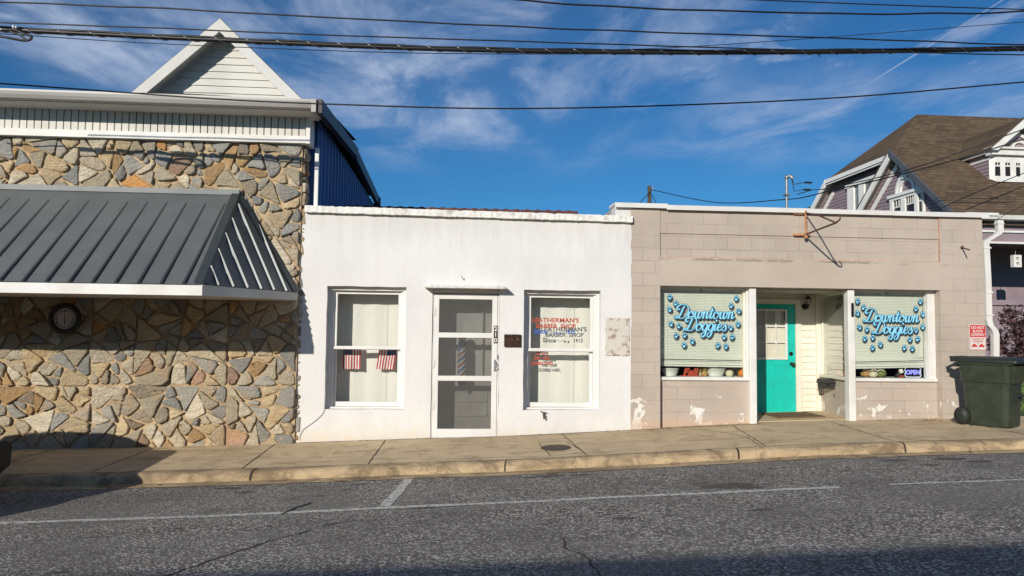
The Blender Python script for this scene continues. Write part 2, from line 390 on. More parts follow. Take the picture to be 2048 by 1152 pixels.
# ---------------------------------------------------------------- mesh builder
class MB:
    def __init__(s, xf=None):
        s.v = []; s.f = []; s.m = []; s.sm = []; s.col = []; s.xf = xf; s.mi = 0; s.cc = None

    def add(s, vs, fs, smooth=False):
        k = len(s.v)
        for p in vs:
            p = Vector(p)
            if s.xf: p = Vector(s.xf(p))
            s.v.append(p)
        for f in fs:
            s.f.append([k + i for i in f]); s.m.append(s.mi); s.sm.append(smooth); s.col.append(s.cc)
        return s

    def box(s, x0, x1, y0, y1, z0, z1, bev=0):
        if bev: return s.bbox(x0, x1, y0, y1, z0, z1, bev)
        vs = [(x0, y0, z0), (x1, y0, z0), (x1, y1, z0), (x0, y1, z0), (x0, y0, z1), (x1, y0, z1), (x1, y1, z1), (x0, y1, z1)]
        return s.add(vs, [(0, 3, 2, 1), (4, 5, 6, 7), (0, 1, 5, 4), (1, 2, 6, 5), (2, 3, 7, 6), (3, 0, 4, 7)])

    def bbox(s, x0, x1, y0, y1, z0, z1, b):
        "box with chamfered edges (vertical and horizontal)"
        b = min(b, (x1 - x0) / 2.01, (y1 - y0) / 2.01, (z1 - z0) / 2.01)
        def ring(z, i): return [(x0 + i, y0, z), (x1 - i, y0, z), (x1, y0 + i, z), (x1, y1 - i, z), (x1 - i, y1, z), (x0 + i, y1, z), (x0, y1 - i, z), (x0, y0 + i, z)]
        def ringi(z): return [(x0 + b, y0 + b, z), (x1 - b, y0 + b, z), (x1 - b, y0 + b, z), (x1 - b, y1 - b, z), (x1 - b, y1 - b, z), (x0 + b, y1 - b, z), (x0 + b, y1 - b, z), (x0 + b, y0 + b, z)]
        rs = [ringi(z0), ring(z0 + b, b), ring(z1 - b, b), ringi(z1)]
        return s.loft(rs, caps=True)

    def quad(s, a, b, c, d, smooth=False): return s.add([a, b, c, d], [(0, 1, 2, 3)], smooth)

    def poly(s, pts): return s.add(pts, [tuple(range(len(pts)))])

    def loft(s, rings, caps=True, smooth=False, closed=True):
        n = len(rings[0]); vs = [p for r in rings for p in r]; fs = []
        for i in range(len(rings) - 1):
            for j in range(n if closed else n - 1):
                a = i * n + j; b = i * n + (j + 1) % n
                fs.append((a, b, b + n, a + n))
        s.add(vs, fs, smooth)
        if caps:
            s.add(rings[0], [tuple(range(n - 1, -1, -1))]); s.add(rings[-1], [tuple(range(n))])
        return s

    def prism(s, pts, d):
        "flat polygon pts extruded by vector d"
        d = Vector(d); a = [Vector(p) for p in pts]; return s.loft([a, [p + d for p in a]])

    def tube(s, path, r, n=6, caps=True, smooth=True):
        path = [Vector(p) for p in path]; rings = []
        up = Vector((0, 0, 1))
        for i, p in enumerate(path):
            t = (path[min(i + 1, len(path) - 1)] - path[max(i - 1, 0)]).normalized()
            a = t.cross(up)
            if a.length < .05: a = t.cross(Vector((0, 1, 0)))
            a.normalize(); b = a.cross(t)
            rr = r[i] if isinstance(r, (list, tuple)) else r
            rings.append([p + a * (rr * cos(2 * pi * k / n)) + b * (rr * sin(2 * pi * k / n)) for k in range(n)])
        return s.loft(rings, caps, smooth)

    def cyl(s, a, b, r, n=16, r2=None): return s.tube([a, b], [r, r if r2 is None else r2], n)

    def lathe(s, c, prof, n=20, axis='z', smooth=True):
        c = Vector(c); rings = []
        for r, h in prof:
            ring = []
            for k in range(n):
                a = 2 * pi * k / n
                if axis == 'z': ring.append(c + Vector((r * cos(a), r * sin(a), h)))
                elif axis == 'y': ring.append(c + Vector((r * cos(a), h, r * sin(a))))
                else: ring.append(c + Vector((h, r * cos(a), r * sin(a))))
            rings.append(ring)
        return s.loft(rings, True, smooth)

    def ball(s, c, r, n=14, sc=(1, 1, 1)):
        c = Vector(c); m = max(4, n // 2); rings = []
        for i in range(m + 1):
            t = pi * i / m; rr = max(sin(t), .001)
            rings.append([c + Vector((r * rr * cos(2 * pi * k / n) * sc[0], r * rr * sin(2 * pi * k / n) * sc[1], -r * cos(t) * sc[2])) for k in range(n)])
        return s.loft(rings, False, True)

    def build(s, name, mats, parent=None, base=None, origin=None):
        me = bpy.data.meshes.new(name)
        base = Vector(base) if base is not None else (parent_base(parent) if parent else Vector((0, 0, 0)))
        me.from_pydata([p - base for p in s.v], [], s.f)
        if isinstance(mats, str): mats = [mats]
        for m in mats: me.materials.append(MATS[m])
        for i, p in enumerate(me.polygons):
            p.material_index = s.m[i]; p.use_smooth = s.sm[i]
        if any(c is not None for c in s.col):
            ca = me.color_attributes.new('Col', 'FLOAT_COLOR', 'CORNER')
            for i, p in enumerate(me.polygons):
                c = s.col[i] or (.5, .5, .5)
                for li in p.loop_indices: ca.data[li].color = (*c, 1)
        me.update()
        o = bpy.data.objects.new(name, me); COL.objects.link(o)
        if parent: o.parent = parent
        else: o.location = base
        return o


def parent_base(o):
    b = Vector((0, 0, 0))
    while o is not None:
        b += Vector(o.location); o = o.parent
    return b


def tag(o, label=None, cat=None, group=None, kind=None):
    if label: o['label'] = label
    if cat: o['category'] = cat
    if group: o['group'] = group
    if kind: o['kind'] = kind
    return o


def root(name, label, cat, loc, group=None):
    o = bpy.data.objects.new(name, None); COL.objects.link(o); o.location = loc; o.empty_display_size = .2
    return tag(o, label, cat, group)


def thing(name, label, cat, mb, mats, loc, group=None):
    return tag(mb.build(name, mats, None, loc), label, cat, group)


def part(par, name, mb, mats, label=None):
    o = mb.build(name, mats, par)
    if label: o['label'] = label
    return o


def struct(name, mb, mats, label=None):
    o = mb.build(name, mats); o['kind'] = 'structure'
    if label: o['label'] = label
    return o


def text_polys(txt, size, bold=0., spacing=1.0):
    cu = bpy.data.curves.new('t', 'FONT'); cu.body = txt; cu.size = size; cu.align_x = 'CENTER'; cu.offset = bold; cu.space_character = spacing; cu.resolution_u = 3
    o = bpy.data.objects.new('t', cu); COL.objects.link(o)
    dg = bpy.context.evaluated_depsgraph_get(); me = bpy.data.meshes.new_from_object(o.evaluated_get(dg))
    vs = [v.co.copy() for v in me.vertices]; fs = [list(p.vertices) for p in me.polygons]
    bpy.data.objects.remove(o); bpy.data.curves.remove(cu); bpy.data.meshes.remove(me)
    return vs, fs


def text(mb, txt, x, z, Y, size, bold=0., wide=1., spacing=1.0, fx=None):
    "flat lettering in a plane facing the street, centred on x, baseline z"
    vs, fs = text_polys(txt, size, bold, spacing)
    if fx: vs = [fx(v) for v in vs]
    mb.add([(x + v.x * wide, Y, z + v.y) for v in vs], fs)


def interp(x, xs, ys):
    if x <= xs[0]: return ys[0]
    for i in range(1, len(xs)):
        if x <= xs[i]: return ys[i - 1] + (ys[i] - ys[i - 1]) * (x - xs[i - 1]) / (xs[i] - xs[i - 1])
    return ys[-1]


GX = [-400, -30, -5.85, -3.97, -2.07, -.31, .64, 2.45, 2.88, 4.17, 5.63, 6.98, 9, 30, 400]
GZ = [-.9, -.5, -.11, -.085, -.04, .02, .045, .13, .155, .215, .255, .29, .34, .75, 1.0]
def g(x): return interp(x, GX, GZ)


def lap(mb, rows, y, out=.016, flip=1):
    "lap siding: rows = (z0, z1, xa0, xb0, xa1, xb1); boards lean out at their foot"
    for z0, z1, a0, b0, a1, b1 in rows:
        mb.quad((a0, y - out * flip, z0), (b0, y - out * flip, z0), (b1, y, z1), (a1, y, z1))
        mb.quad((a0, y, z0), (b0, y, z0), (b0, y - out * flip, z0), (a0, y - out * flip, z0))


def lap_rows(z0, z1, step, xa, xb):
    r = []; z = z0
    while z < z1 - 1e-4:
        t = min(z + step, z1)
        if xb(z) - xa(z) > .01: r.append((z, t, xa(z), xb(z), min(xa(t), xb(t)), max(xa(t), xb(t))))
        z = t
    return r


def wall_holes(mb, X0, X1, Z0, Z1, y0, y1, holes):
    "a wall slab between y0 and y1 with rectangular holes (x0, x1, z0, z1), cut as butted boxes"
    xs = sorted(set([X0, X1] + [h for q in holes for h in q[:2]]))
    for a, b in zip(xs, xs[1:]):
        cuts = sorted([q[2:] for q in holes if q[0] <= a + 1e-6 and q[1] >= b - 1e-6]); z = Z0
        for c0, c1 in cuts:
            if c0 > z + 1e-6: mb.box(a, b, y0, y1, z, c0)
            z = c1
        if z < Z1 - 1e-6: mb.box(a, b, y0, y1, z, Z1)

# ================================================================ the ground
KY0, KY1, GUT = -1.60, -1.76, -1.98
def roadz(x, y):
    if y > -6.4: return g(x) - .14 - .02 * (y + 1.8) if y < GUT else g(x) - .14
    return g(x) - .048 + .012 * (y + 6.4)


def sheet(mb, xs, ys, zf, jit=0):
    rnd = random.Random(4)
    vs = [(x, y, zf(x, y) + (rnd.uniform(-jit, jit) if jit else 0)) for y in ys for x in xs]; n = len(xs)
    mb.add(vs, [(j * n + i, j * n + i + 1, (j + 1) * n + i + 1, (j + 1) * n + i) for j in range(len(ys) - 1) for i in range(n - 1)], True)
    return mb


XS = [-400, -120, -60, -30] + [-20 + .5 * i for i in range(81)] + [30, 60, 120, 400]
mb = sheet(MB(), [-1500, -400, -120, -60, -30, -12, -5.85, -3.97, -2.07, -.31, .64, 2.45, 4.17, 5.63, 6.98, 9, 30, 60, 400, 1500], [-1500, -300, -60, -20, -12, 0, 12, 40, 300, 1500], lambda x, y: g(x) - .35)
struct('ground', mb, 'earth')
# road, with its cracks and tar marks laid 3 mm above the asphalt
rd = sheet(MB(), XS, [GUT - .01, -2.6, -3.4, -4.5, -5.5, -6.4, -8, -10, -12, -13.4], roadz)
rd.mi = 1
def strip(mb, pts, w, zf, dz, seed=0, wig=.012):
    rnd = random.Random(seed); P = []
    for (x0, y0), (x1, y1) in zip(pts, pts[1:]):
        n = max(2, int(sqrt((x1 - x0) ** 2 + (y1 - y0) ** 2) / .07))
        for i in range(n):
            t = i / n; P.append((x0 + (x1 - x0) * t + rnd.uniform(-wig, wig), y0 + (y1 - y0) * t + rnd.uniform(-wig, wig)))
    P.append(pts[-1])
    L = []
    for i, p in enumerate(P):
        a = P[max(i - 1, 0)]; b = P[min(i + 1, len(P) - 1)]; dx, dy = b[0] - a[0], b[1] - a[1]; l = sqrt(dx * dx + dy * dy) or 1
        ww = w * rnd.uniform(.5, 1.3) * (.4 if i in (0, len(P) - 1) else 1) / 2
        L.append(((p[0] - dy / l * ww, p[1] + dx / l * ww), (p[0] + dy / l * ww, p[1] - dx / l * ww)))
    vs = [(q[0], q[1], zf(q[0], q[1]) + dz) for pr in L for q in pr]
    mb.add(vs, [(2 * i, 2 * i + 1, 2 * i + 3, 2 * i + 2) for i in range(len(L) - 1)])
strip(rd, [(-2.05, -5.6), (-1.75, -4.95), (-1.38, -4.35), (-1.1, -4.05)], .022, roadz, .003, 1)
strip(rd, [(-1.05, -3.95), (-.78, -3.75)], .012, roadz, .003, 2)
strip(rd, [(-1.47, -3.46), (-1.40, -3.22), (-1.30, -3.02)], .03, roadz, .007, 3, .008)
strip(rd, [(.92, -5.5), (.90, -5.05), (.80, -4.85), (.82, -4.6)], .014, roadz, .003, 5)
strip(rd, [(3.7, -5.4), (4.6, -5.15), (5.6, -5.0)], .012, roadz, .003, 6)
strip(rd, [(-5.2, -4.4), (-3.9, -4.1), (-2.6, -4.0)], .008, roadz, .003, 7)
def gp(px, py):
    d = pix_dir(px, py); t = 3.0
    while t < 40:
        p = CAM + d * t
        if p.z < roadz(p.x, p.y): return p.x, p.y
        t += .005
rd.mi = 2; rt_ = random.Random(15)
for px_, py_, w_ in ((1455, 972, .26), (1400, 967, .10), (1500, 975, .12), (455, 977, .13), (490, 985, .10), (520, 972, .07), (720, 969, .10), (690, 980, .06), (745, 981, .05), (1100, 952, .16), (1060, 955, .10), (1160, 950, .12), (1245, 1037, .09), (1525, 1020, .09), (1090, 1048, .05), (640, 992, .06), (845, 1015, .13), (1790, 921, .16), (1900, 918, .18), (1960, 923, .16), (1860, 930, .10), (1540, 938, .06), (1336, 1032, .04), (355, 1058, .05), (120, 1145, .07)):
    c = gp(px_, py_); n = 18; ph = rt_.uniform(0, 6)
    q = [(c[0] + w_ * cos(2 * pi * i / n) * (1 + .35 * sin(2 * i + ph) * rt_.random()) , c[1] + w_ * .42 * sin(2 * pi * i / n) * (1 + .35 * sin(3 * i + ph) * rt_.random())) for i in range(n)]
    rd.add([(x, y, roadz(x, y) + .002) for x, y in q] + [(c[0], c[1], roadz(*c) + .002)], [(i, (i + 1) % n, n) for i in range(n)])
struct('road', rd, ['asphalt', 'crack_dark', 'tar_spot'])
# gutter pan + rolled kerb, walk
kx = XS
gut = sheet(MB(), kx, [GUT, KY1 + .0], lambda x, y: g(x) - .136 + (0 if y > -1.9 else .002))
struct('gutter', gut, 'kerb_concrete')
rk = random.Random(8)
kb = MB(); prof = [(KY1, -.136), (KY1 + .012, -.085), (KY1 + .035, -.052), (KY1 + .075, -.036), (KY0, -.034)]
kxs = [-60, -30, -16] + [-12 + .12 * i for i in range(220)] + [30, 60]
kj = {x: rk.uniform(-.004, .004) for x in kxs}
vs = [(x, y + kj[x] * (1.5 if i < 3 else 0), g(x) + z + (kj[x] if 0 < i < 4 else 0)) for i, (y, z) in enumerate(prof) for x in kxs]; n = len(kxs)
kb.add(vs, [(j * n + i, j * n + i + 1, (j + 1) * n + i + 1, (j + 1) * n + i) for j in range(len(prof) - 1) for i in range(n - 1)], True)
kb.mi = 1
for xj in (-5.2, -2.17, .62, 3.33, 5.35, 7.45, 8.0):
    for (ya, za), (yb, zb) in zip(prof, prof[1:]):
        w = .012 if xj in (-2.17, 3.33, 5.35) else .007
        o = Vector((0, -.004, .003))
        kb.quad(Vector((xj - w + (ya + 1.6) * .2, ya, g(xj) + za)) + o, Vector((xj + w + (ya + 1.6) * .2, ya, g(xj) + za)) + o, Vector((xj + w + (yb + 1.6) * .2, yb, g(xj) + zb)) + o, Vector((xj - w + (yb + 1.6) * .2, yb, g(xj) + zb)) + o)
struct('kerb', kb, ['kerb_concrete', 'seam_dark'])
def walkz(x, y): return g(x) + .021 * y if y < 0 else g(x)
sw = sheet(MB(), XS, [KY0, -.8, 0, .3], walkz)
sw.mi = 1
for x0, x1 in ((-5.1, -5.3), (-3.87, -3.97), (-2.35, -2.34), (-.90, -.95), (1.49, 1.56), (3.9, 3.7), (5.35, 5.3), (7.1, 7.15), (8.8, 8.8)):
    strip(sw, [(x0, -.02), (x1, -1.59)], .016, walkz, .003, int(x0 * 10), .003)
strip(sw, [(3.4, -.28), (3.62, -.6), (3.72, -1.0), (3.66, -1.5)], .012, walkz, .003, 21, .01)
strip(sw, [(-8, -1.595), (12, -1.595)], .010, walkz, .003, 22, .003)
strip(sw, [(-.4, -1.42), (.1, -1.47), (.5, -1.44), (1.0, -1.5)], .012, walkz, .003, 23, .01)
strip(sw, [(-2.07, -.012), (2.45, -.014), (4.3, -.012)], .025, walkz, .003, 24, .006)
struct('sidewalk', sw, ['sidewalk_concrete', 'seam_dark'])
fs = sheet(MB(), XS, [-16.0, -13.6, -13.4], lambda x, y: g(x) - (.0 if y < -13.5 else .13))
struct('far_sidewalk', fs, 'sidewalk_concrete')
drv = sheet(MB(), [7.72, 8.6, 9.6, 11.0], [0.3, 2, 5, 9], lambda x, y: g(x) + .004)
struct('driveway', drv, 'sidewalk_concrete')
lw = sheet(MB(), [7.74, 9, 11, 14, 18, 24, 32], [.1 + 1.0 * i for i in range(13)], lambda x, y: g(x) + .02 + .01 * y)
struct('lawn_ground', lw, 'lawn_soil')
rg = random.Random(3); gr = MB()
for i in range(9000):
    x = rg.uniform(7.9, 12.5); y = rg.uniform(.2, 6.5); z = g(x) + .02 + .01 * y; h = rg.uniform(.03, .075); a = rg.uniform(0, pi); w = .006
    dx, dy = cos(a) * w, sin(a) * w; lx, ly = rg.uniform(-.03, .03), rg.uniform(-.03, .03)
    gr.add([(x - dx, y - dy, z), (x + dx, y + dy, z), (x + lx, y + ly, z + h)], [(0, 1, 2)])
o = gr.build('grass', 'grass_blade'); tag(o, 'short green grass growing behind the wheeled bin', 'grass', kind='stuff')
rl = random.Random(6); lf = MB()
def leaf(x, y, z):
    a = rl.uniform(0, 6.3); s = rl.uniform(.010, .022); q = [Vector((s * cos(a + k), s * .7 * sin(a + k), rl.uniform(.001, .010))) for k in (0, 1.57, 3.14, 4.71)]
    lf.add([Vector((x, y, z)) + v for v in q], [(0, 1, 2, 3)])
for i in range(70): x = rl.uniform(-6, 9); y = -1.80 - abs(rl.gauss(0, .05)); leaf(x, y, roadz(x, max(y, GUT + .01)) + .006)
for i in range(60): x = rl.uniform(-6, 7.6); y = -.03 - abs(rl.gauss(0, .04)); leaf(x, y, g(x) + .006)
for i in range(26): x = rl.gauss(6.75, .1); y = -.10 - abs(rl.gauss(0, .10)); leaf(x, y, g(x) + .006)
for i in range(40): x = rl.uniform(-5, 8); y = rl.uniform(-6, -.2); leaf(x, y, (roadz(x, y) if y < KY1 else g(x) + .02 * y) + .006)
o = lf.build('leaf_litter', 'mat_brown'); tag(o, 'tiny dry brown leaves scattered along the gutter and wall foot', 'leaves', kind='stuff')
# painted parking lines
pl = MB()
def pline(pts, w, seed):
    rnd = random.Random(seed); P = []
    for (x0, y0), (x1, y1) in zip(pts, pts[1:]):
        n = max(2, int(sqrt((x1 - x0) ** 2 + (y1 - y0) ** 2) / .12))
        P += [(x0 + (x1 - x0) * i / n, y0 + (y1 - y0) * i / n) for i in range(n)]
    P.append(pts[-1]); vs = []
    for i, p in enumerate(P):
        a = P[max(i - 1, 0)]; b = P[min(i + 1, len(P) - 1)]; dx, dy = b[0] - a[0], b[1] - a[1]; l = sqrt(dx * dx + dy * dy)
        for s in (1, -1):
            ww = w / 2 * rnd.uniform(.82, 1.12); q = (p[0] - dy / l * ww * s, p[1] + dx / l * ww * s); vs.append((q[0], q[1], roadz(*q) + .004))
    pl.add(vs, [(2 * i, 2 * i + 1, 2 * i + 3, 2 * i + 2) for i in range(len(P) - 1)])
pline([(-14, -3.42), (-3.8, -3.42), (-1.5, -3.40), (.55, -3.33), (1.58, -3.34), (3.58, -3.46)], .085, 1)
pline([(4.05, -3.47), (5.4, -3.46), (9, -3.45), (14, -3.45)], .06, 2)
pline([(-.46, -2.0), (-.60, -3.30)], .105, 3)
struct('parking_line', pl, 'line_paint')

# ================================================================ stone building
SB = (-4.2, 0, -.1)
sb = root('stone_building', 'building faced in tan and grey flagstone with a dark metal canopy and a white gable', 'building', SB)
SXR = -2.10                                         # its right corner
ground_l = -.5
w = MB(); w.box(-10.2, SXR - .004, -.03, .12, ground_l, 4.05); w.box(SXR - .12, SXR, .12, .32, ground_l, 4.05)
part(sb, 'mortar_backing', w, 'mortar')
PAL = [((.38, .36, .31), 5), ((.48, .41, .29), 6), ((.58, .45, .27), 7), ((.32, .315, .29), 3.5), ((.62, .54, .40), 6), ((.50, .31, .14), 2.6), ((.44, .36, .26), 4), ((.44, .28, .19), 1.0), ((.62, .30, .10), .5), ((.30, .23, .16), 1.2)]


def split_poly(P, a, b):
    "split convex polygon by the line a-b"
    L, Rr = [], []; n = len(P); d = (b[0] - a[0], b[1] - a[1])
    sd_ = lambda p: d[0] * (p[1] - a[1]) - d[1] * (p[0] - a[0])
    for i in range(n):
        p, q = P[i], P[(i + 1) % n]; sp, sq = sd_(p), sd_(q)
        (L if sp >= 0 else Rr).append(p)
        if sp * sq < 0:
            t = sp / (sp - sq); m = (p[0] + (q[0] - p[0]) * t, p[1] + (q[1] - p[1]) * t); L.append(m); Rr.append(m)
    return L, Rr


def area(P): return abs(sum(P[i][0] * P[(i + 1) % len(P)][1] - P[(i + 1) % len(P)][0] * P[i][1] for i in range(len(P)))) / 2


def stones(mb, rects, rnd, to3, amin=.022, amax=.085, depth=(.018, .050)):
    todo = [[(x0, z0), (x1, z0), (x1, z1), (x0, z1)] for x0, x1, z0, z1 in rects]; done = []
    while todo:
        P = todo.pop(); A = area(P)
        if A < rnd.uniform(amin, amax) or (A < amax * 1.3 and rnd.random() < .10): done.append(P); continue
        cx = sum(p[0] for p in P) / len(P); cy = sum(p[1] for p in P) / len(P)
        best = max(((P[i], P[j]) for i in range(len(P)) for j in range(i)), key=lambda q: (q[0][0] - q[1][0]) ** 2 + (q[0][1] - q[1][1]) ** 2)
        ang = atan2(best[0][1] - best[1][1], best[0][0] - best[1][0]) + pi / 2 + rnd.gauss(0, .26)
        k = sqrt(A) * .12; c = (cx + rnd.uniform(-k, k), cy + rnd.uniform(-k, k))
        L, Rr = split_poly(P, c, (c[0] + cos(ang), c[1] + sin(ang)))
        if len(L) < 3 or len(Rr) < 3: done.append(P); continue
        todo += [L, Rr]
    for P in done:
        A = area(P)
        if A < .002: continue
        cx = sum(p[0] for p in P) / len(P); cy = sum(p[1] for p in P) / len(P)
        # clip the corners and roughen the outline
        Q = []; n = len(P)
        for i in range(n):
            p0, p, p1 = P[i - 1], P[i], P[(i + 1) % n]
            l0 = sqrt((p0[0] - p[0]) ** 2 + (p0[1] - p[1]) ** 2) or 1; l1 = sqrt((p1[0] - p[0]) ** 2 + (p1[1] - p[1]) ** 2) or 1
            k = rnd.uniform(.012, .07); k0 = min(k / l0, .36); k1 = min(rnd.uniform(.012, .07) / l1, .36)
            Q.append((p[0] + (p0[0] - p[0]) * k0, p[1] + (p0[1] - p[1]) * k0)); Q.append((p[0] + (p1[0] - p[0]) * k1, p[1] + (p1[1] - p[1]) * k1))
            if l1 > .10:
                t = rnd.uniform(.4, .6); Q.append((p[0] + (p1[0] - p[0]) * t + rnd.uniform(-.015, .013), p[1] + (p1[1] - p[1]) * t + rnd.uniform(-.015, .013)))
        s = sqrt(A); ins = rnd.uniform(.005, .013)
        def shr(Q, d): return [(cx + (x - cx) * (1 - d / max(s * .55, .03)), cy + (y - cy) * (1 - d / max(s * .55, .03))) for x, y in Q]
        dep = rnd.uniform(*depth); tx, tz = rnd.gauss(0, .10), rnd.gauss(0, .10)
        r0 = shr(Q, ins); r1 = shr(Q, ins + .002); r2 = shr(Q, ins + .012)
        def lift(Rg, base, tilt=1): return [to3(x, z, max(base + tilt * (tx * (x - cx) + tz * (z - cy)), .006)) for x, z in Rg]
        k = rnd.choices(PAL, [p[1] for p in PAL])[0][0]; v = rnd.uniform(.74, 1.16)
        mb.cc = tuple(c_ * v for c_ in k)
        R = [lift(r0, 0, 0), lift(r1, dep - .009), lift(r2, dep + rnd.uniform(-.002, .003))]
        n = len(Q); vsx = [p for r in R for p in r]
        mb.add(vsx, [(i * n + j, i * n + (j + 1) % n, (i + 1) * n + (j + 1) % n, (i + 1) * n + j) for i in range(2) for j in range(n)])
        r3 = lift(shr(Q, s * .3), dep + rnd.uniform(0, .008)); c3 = to3(cx, cy, dep + rnd.uniform(.0, .010))
        mb.add(R[2] + r3, [(j, (j + 1) % n, n + (j + 1) % n, n + j) for j in range(n)], True)
        mb.add(r3 + [c3], [(j, (j + 1) % n, n) for j in range(n)], True)


st = MB(); rs = random.Random(11)
zt = 4.03
rects = [(-6.5, -4.72, -.2, .70), (-4.72, -3.0, -.2, .72), (-3.0, SXR - .01, -.2, .72), (-6.5, -4.75, .70, 1.9), (-4.75, -3.0, .72, 1.9), (-3.0, SXR - .01, .72, 1.9),
         (-6.5, -5.0, 1.9, zt), (-5.0, -3.4, 1.9, zt), (-3.4, SXR - .01, 1.9, zt), (-10.2, -6.5, -.4, zt)]
stones(st, rects, rs, lambda x, z, d: (x, -.03 - d, z))
stones(st, [(-.02, .30, -.1, 3.95)], rs, lambda y, z, d: (SXR + d * .75, y, z), .01, .03, (.03, .07))
part(sb, 'stone_cladding', st, 'field_stone')
# frieze of little upright panels, white band, soffit, gutter
def ez(x): return (x + 6.0) / 3.95 * .03
fr = MB(); x = -10.0
while x < -2.12:
    fr.box(x, x + .078, -.11, -.02, 4.02 + ez(x), 4.36); x += .0925
part(sb, 'frieze', fr, 'frieze_panel')
fr = MB(); fr.box(-10.2, -2.06, -.085, .0, 4.0, 4.36); part(sb, 'frieze_gap_shade', fr, 'slate_trim')  # dark colour paints in the shade between the frieze panels
fr = MB(); xs_ = [-6.6, -5.4, -4.4, -3.6, -3.0, -2.5, -2.1]; hs_ = [.02, .035, .055, .075, .06, .03, .004]
fr.loft([[(x, -.36, 4.46), (x, -.36, 4.47 + h), (x, -.30, 4.475 + h), (x, -.30, 4.46)] for x, h in zip(xs_, hs_)]); part(sb, 'roof_felt_edge', fr, 'black_roof')
bd = MB(); vs = [(-10.2, 3.96), (-2.04, 3.99), (-2.04, 4.085), (-10.2, 4.05)]
bd.prism([(a, -.14, b) for a, b in vs], (0, .13, 0)); bd.box(-2.045, -1.99, -.142, .16, 3.985, 4.35)
part(sb, 'frieze_band', bd, 'white_trim')
so_ = MB(); so_.box(-10.2, -1.90, -.46, .02, 4.345, 4.365)
part(sb, 'soffit', so_, 'vinyl_siding')
gt = MB(); gp = [(-.46, 4.345), (-.52, 4.36), (-.545, 4.40), (-.555, 4.44), (-.555, 4.465), (-.44, 4.465), (-.44, 4.345)]
gt.loft([[(-10.2, y, z) for y, z in gp], [(-1.86, y, z) for y, z in gp]])
gt.box(-1.90, -1.84, -.56, -.2, 4.30, 4.468)
part(sb, 'gutter', gt, 'gutter_metal')
rf = MB(); rf.quad((-10.2, -.5, 4.47), (-1.80, -.5, 4.47), (-1.80, 3.0, 4.86), (-10.2, 3.0, 4.86))
rf.quad((-10.2, 3.0, 4.86), (-1.90, 3.0, 4.86), (-1.90, 7.4, 4.66), (-10.2, 7.4, 4.66))
part(sb, 'roof', rf, 'black_roof')
rt = MB(); rt.prism([(-1.86, -.52, 4.30), (-1.86, 3.05, 4.55), (-1.86, 3.05, 4.72), (-1.86, -.52, 4.48)], (.09, 0, 0))
rt.prism([(-1.92, 3.0, 4.60), (-1.92, 7.35, 4.42), (-1.92, 7.35, 4.62), (-1.92, 3.0, 4.80)], (.09, 0, 0)); rt.box(-1.94, -1.80, 7.2, 7.35, 4.3, 4.6)
part(sb, 'rake_trim', rt, 'brown_trim')
bl = MB(); bl.box(-10.2, -1.97, .32, 7.2, ground_l, 4.44)
y = .42
while y < 7.1:
    bl.loft([[(-1.97, y, z), (-1.935, y + .03, z), (-1.935, y + .07, z), (-1.97, y + .10, z)] for z in (2.9, 4.44)]); y += .29
part(sb, 'metal_side_wall', bl, 'blue_metal')
ct = MB(); ct.box(-1.955, -1.905, .06, .12, 3.0, 3.98)
part(sb, 'corner_trim', ct, 'white_trim')
# the small white gable on the roof
GYy = 1.2; gx0, gx1, gap, gzb, gza = -4.93, -2.38, -3.57, 4.93, 6.10
m = MB(); m.poly([(gap, GYy + .002, gza - .1), (gx0 - .1, GYy + .002, 4.65), (gx1 + .1, GYy + .002, 4.65)]); gb = part(sb, 'gable', m, 'vinyl_siding')
m = MB(); lap(m, lap_rows(4.72, 6.02, .112, lambda z: -4.93 + (z - 4.93) * (1.275 / 1.31) + .02, lambda z: -2.38 - (z - 4.93) * (1.275 / 1.31) - .02), GYy)
def gpart(name, mb, mt): 
    o = mb.build(name, mt, None, Vector(SB)); o.parent = gb; o.location = (0, 0, 0); return o
gpart('siding', m, 'vinyl_siding')
m = MB()
for s in (-1, 1):
    ax = gap; ex = gap + s * 1.42; ez_ = gza - 1.36
    o1 = Vector((ax, 0, gza)); o2 = Vector((ex, 0, ez_)); nrm = Vector((-s * .72, 0, -.70)) * -1
    inn = Vector((0, 0, -.235))
    for (ya, yb, zz, th) in ((GYy - .30, GYy - .26, 0, .20),):
        a, b = o1, o2
        m.prism([(a.x, ya, a.z), (b.x, ya, b.z), (b.x, ya, b.z - th), (a.x, ya, a.z - th)], (0, yb - ya, 0))
    # inner trim board lying against the siding
    m.prism([(ax, GYy - .035, gza - .04), (ex, GYy - .035, ez_ - .04), (ex, GYy - .035, ez_ - .17), (ax, GYy - .035, gza - .17)], (0, .03, 0))
gpart('rake_board', m, 'vinyl_siding')
m = MB()
for s in (-1, 1):
    ax = gap; ex = gap + s * 1.42; ez_ = gza - 1.36
    m.prism([(ax, GYy - .258, gza - .03), (ex, GYy - .258, ez_ - .03), (ex, GYy - .258, ez_ - .12), (ax, GYy - .258, gza - .12)], (0, .26, 0))
gpart('gable_soffit', m, 'vinyl_siding')
m = MB()
for s in (-1, 1):
    ax = gap; ex = gap + s * 1.44; ez_ = gza - 1.38
    m.prism([(ax, GYy - .29, gza + .012), (ex, GYy - .29, ez_ + .012), (ex, GYy - .29, ez_), (ax, GYy - .29, gza)], (0, 4.0, 0))
gpart('gable_roof', m, 'black_roof')
